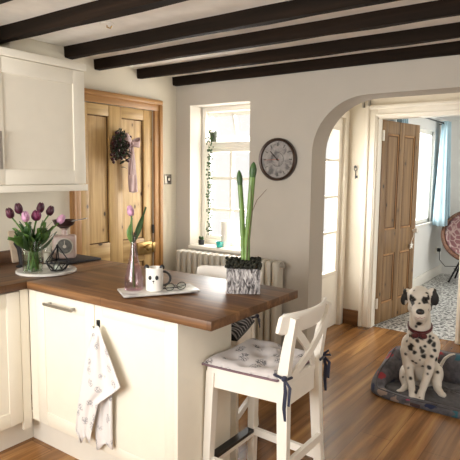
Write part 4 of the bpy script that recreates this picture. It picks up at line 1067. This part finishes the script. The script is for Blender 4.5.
# head
blob(419.5, 297.5, 3.52, (.078, .085, .078)); blob(419.8, 305, 3.505, (.074, .07, .062))
blob(412.5, 307, 3.49, (.032, .045, .04)); blob(427, 307, 3.49, (.032, .045, .04))
limb([(419.8, 305, 3.47, .062), (420, 312, 3.41, .052), (420.1, 315, 3.375, .045)])
limb([(419.8, 317, 3.45, .05), (419.6, 321, 3.395, .034)])
blob(413, 296, 3.46, (.022, .018, .016)); blob(426, 296, 3.46, (.022, .018, .016))
# ears
blob(406.8, 291.5, 3.53, (.026, .022, .022)); blob(404.8, 298.5, 3.525, (.027, .017, .048), .18)
blob(432.5, 291, 3.53, (.026, .022, .022)); blob(434.6, 298.5, 3.525, (.029, .017, .050), -.14)
# neck and trunk
limb([(420, 308, 3.56, .066), (420, 324, 3.57, .072), (420, 336, 3.585, .088), (420.5, 346, 3.60, .108)])
blob(420.5, 350, 3.595, (.118, .10, .125)); blob(421, 362, 3.66, (.108, .12, .135)); blob(422, 372, 3.73, (.115, .12, .12))
blob(408.5, 346, 3.575, (.05, .06, .085)); blob(432.5, 346, 3.575, (.05, .06, .085))
# front legs
limb([(407, 350, 3.55, .047), (407.8, 364, 3.535, .036), (410.3, 378, 3.49, .0265), (412.2, 391, 3.45, .024), (412.4, 397.0, 3.425, .024)])
blob(412.4, 398.6, 3.42, (.027, .035, .018))
limb([(432.5, 350, 3.55, .048), (430.5, 364, 3.535, .038), (426.3, 379, 3.49, .0275), (421.5, 392, 3.45, .025), (420.4, 398.4, 3.425, .025)])
blob(420.0, 400.2, 3.42, (.029, .035, .018))
# thighs and rear feet
blob(404.5, 374, 3.63, (.036, .09, .065)); limb([(404, 378, 3.57, .034), (406, 386, 3.55, .026), (402, 391, 3.49, .02), (398.5, 391.8, 3.475, .018)])
blob(437, 374, 3.67, (.042, .10, .070)); limb([(436, 378, 3.60, .040), (437.5, 388, 3.56, .027), (441, 393.5, 3.51, .022), (443.5, 395, 3.49, .019)])
# tail
limb([(432, 378, 3.83, .022), (440, 373, 3.84, .017), (441, 365, 3.84, .014), (445, 358.5, 3.84, .012), (450, 355, 3.84, .010), (455, 354, 3.84, .006)])
me = bpy.data.meshes.new('tmp'); dog.bm.to_mesh(me); dog.bm.free()
tmp = bpy.data.objects.new('tmp', me); COL.objects.link(tmp)
md = tmp.modifiers.new('r', 'REMESH'); md.mode = 'VOXEL'; md.voxel_size = .0062
ms = tmp.modifiers.new('s', 'SMOOTH'); ms.factor = .5; ms.iterations = 4
bpy.context.view_layer.update()
ev = tmp.evaluated_get(bpy.context.evaluated_depsgraph_get())
dm = bpy.data.meshes.new_from_object(ev); dm.name = 'dalmatian'
bpy.data.objects.remove(tmp); bpy.data.meshes.remove(me)
dg = bpy.data.objects.new('dalmatian', dm); COL.objects.link(dg)
tag(dg, 'white black spotted dalmatian sitting in its bed facing the camera', 'dog')
dm.polygons.foreach_set('use_smooth', [True]*len(dm.polygons))
from mathutils.bvhtree import BVHTree
tree = BVHTree.FromPolygons([v.co[:] for v in dm.vertices], [p.vertices[:] for p in dm.polygons])
def hit(px, py):
    d = Vector(CM.T @ np.array([(px-230)/F, (py-230)/F, 1.0])).normalized()
    h = tree.ray_cast(Vector((0, 0, H)), d); return h[0]
spots = [(412.4, 300, .022), (412.6, 304, .012), (425.6, 300, .021), (424, 303, .010), (410.5, 297, .012), (428.5, 298.5, .012), (419.4, 303.3, .008), (427, 293.5, .010), (428.5, 296, .008), (411, 308.5, .009), (428.5, 310, .008), (418.8, 323.8, .014), (416.2, 326, .009),
         (405, 334, .020), (409.5, 336, .009), (413, 335.5, .015), (421, 336, .020), (417.4, 340.5, .013), (429.6, 341.8, .014), (434, 345, .014), (410.4, 347.6, .019), (420.5, 348, .010), (422.3, 351.5, .014), (423.8, 356.5, .014),
         (435, 350.5, .011), (414.3, 352.8, .012), (429, 367.8, .014), (410.4, 378.7, .010), (423, 366, .010), (405.6, 354, .010), (431.7, 356.3, .010), (407, 341, .008), (430, 336, .010), (433, 338, .008), (408.5, 329, .010), (438, 372, .011), (403, 377, .008), (412.8, 361, .009), (416, 363, .008), (420, 360, .007), (427.5, 374, .008), (425, 346, .009), (436.5, 359, .012), (441, 366, .01), (414, 290.5, .006), (408.2, 368, .007), (419.5, 397.5, .006)]
S3 = [(h, r_*1.3) for x, y, r_ in spots for h in [hit(x, y)] if h is not None]
rnd = random.Random(4)
for k in range(90):                      # the sides the photograph does not show
    v = dm.vertices[rnd.randrange(len(dm.vertices))]
    if v.normal.dot(Vector((.25, -.97, 0))) < .1: S3.append((v.co.copy(), rnd.uniform(.008, .017)))
eL, eR = (P(404.8, 298, 3.525), P(434.4, 298, 3.525))
ca = dm.color_attributes.new('coat', 'FLOAT_COLOR', 'POINT')
cols = []
inv = DM.inverted()
white, blk, cream = np.array((.68, .63, .555)), np.array((.008, .007, .007)), np.array((.62, .53, .40))
for v in dm.vertices:
    c = white.copy()
    for p, r_ in S3:
        d = (v.co-p).length
        q_ = v.co*90+p*300; d *= 1+.16*math.sin(q_.x+2*q_.z)+.14*math.sin(q_.z*1.3-q_.y+1)
        if d < r_*1.1: 
            k = min(1, max(0, (r_*1.05-d)/.006)); c = c*(1-k)+blk*k
    for e, s in ((eL, -1), (eR, 1)):
        q = inv @ (v.co-e)
        if abs(q.x) < .045 and abs(q.z) < .075 and abs(q.y) < .05 and (q.x*s > -.022+max(0, q.z)*.25):
            if not (s < 0 and q.x > .004 and -.055 < q.z < -.012): c = blk.copy()
    cols.extend((*c, 1.0))
ca.data.foreach_set('color', cols)
dm.materials.clear(); dm.materials.append(M['coat'])
for px in (412.5, 425.5):
    h = hit(px, 300.3)
    MB().ball(h+Vector((0, 0, 0))-vdir*.004, .0085, 2).out('eye', 'dogeye', dg)
h = hit(420.2, 312.2); MB().ball(h-vdir*.006, (.026, .018, .021), 3, DM).out('nose', 'dognose', dg)
m = MB(); a0 = [hit(x, y) for x, y in ((415.5, 317), (418, 318.6), (420, 317.6), (422, 318.6), (425, 317))]
m.tube([p+vdir*.0006 for p in a0], .0022, 6); m.out('mouth', 'dogmouth', dg)
nc = P(420, 326.0, 3.568)
m = MB(); TL = DM @ Matrix.Rotation(math.radians(20), 3, 'X')
def cfn(u, v):
    a = 2*PI*u; b = 2*PI*v
    return nc+TL @ Vector(((.0755+.006*math.cos(b))*math.cos(a), (.080+.006*math.cos(b))*math.sin(a), .015*math.sin(b)))
m.grid(lambda u, v: cfn(u, v), 36, 9, True); m.out('collar', 'collar', dg, 80)
bw = nc+TL @ Vector((0, -.090, -.010))
m = MB()
for s in (-1, 1): m.ball(bw+DM @ Vector((s*.026, 0, -.004)), (.024, .011, .020), 2, DM @ Matrix.Rotation(s*.25, 3, 'Y'))
m.ball(bw, (.010, .013, .013), 2, DM); m.out('bow_tie', 'collar', dg, 60)

# ------------------------------------------------------------------ light: daylight through the windows, plus added fill from the right
wd = bpy.data.worlds.new('daylight'); S.world = wd; wd.use_nodes = True
bg = wd.node_tree.nodes['Background']; bg.inputs['Color'].default_value = (1, .985, .95, 1); bg.inputs['Strength'].default_value = 1.1
def area(name, loc, dirn, sx, sy, power, colr=(1, .975, .93)):
    l = bpy.data.lights.new(name, 'AREA'); l.shape = 'RECTANGLE'; l.size = sx; l.size_y = sy; l.energy = power; l.color = colr
    o = bpy.data.objects.new(name, l); COL.objects.link(o); o.location = loc
    o.rotation_euler = Vector(dirn).to_track_quat('-Z', 'Z').to_euler(); return o
area('daylight_rear_window', ((KX0+KX1)/2, YB-.22, 1.475), (0, 1, .4), KX1-KX0, 1.25, 112, (1, .99, .975))
area('ceiling_fill_right', (XR+.25, (RY0+RY1)/2, 1.25), (-1, 0, 1.0), RY1-RY0, 1.75, 38)  # unseen source, tilted up to brighten the ceiling
area('daylight_sink_window', (-2.6, 3.85, 1.5), (0, -1, -.1), .6, 1.2, 44, (1, .98, .95))
area('daylight_front_door', (HX-.3, 4.31, 1.3), (1, 0, -.3), .8, 1.4, 50)
area('hall_fill_right', (XR+.25, 4.3, 1.4), (-1, 0, .05), .9, 1.4, 28)  # unseen light added to brighten the arch soffit and jamb
area('daylight_garden_window', (GX-.4, 6.8, 1.5), (1, 0, -.15), 1.4, 1.3, 75)
area('daylight_garden_side', (GR+.3, 6.5, 1.4), (-1, 0, -.1), 2.1, 1.5, 60)
S.view_settings.view_transform = 'Standard'; S.view_settings.look = 'None'; S.view_settings.gamma = 1
S.view_settings.use_curve_mapping = False; S.view_settings.exposure = 0.0
S.cycles.use_denoising = True
S.cycles.max_bounces = 12; S.cycles.diffuse_bounces = 8; S.cycles.transparent_max_bounces = 16; S.cycles.caustics_reflective = False; S.cycles.caustics_refractive = False
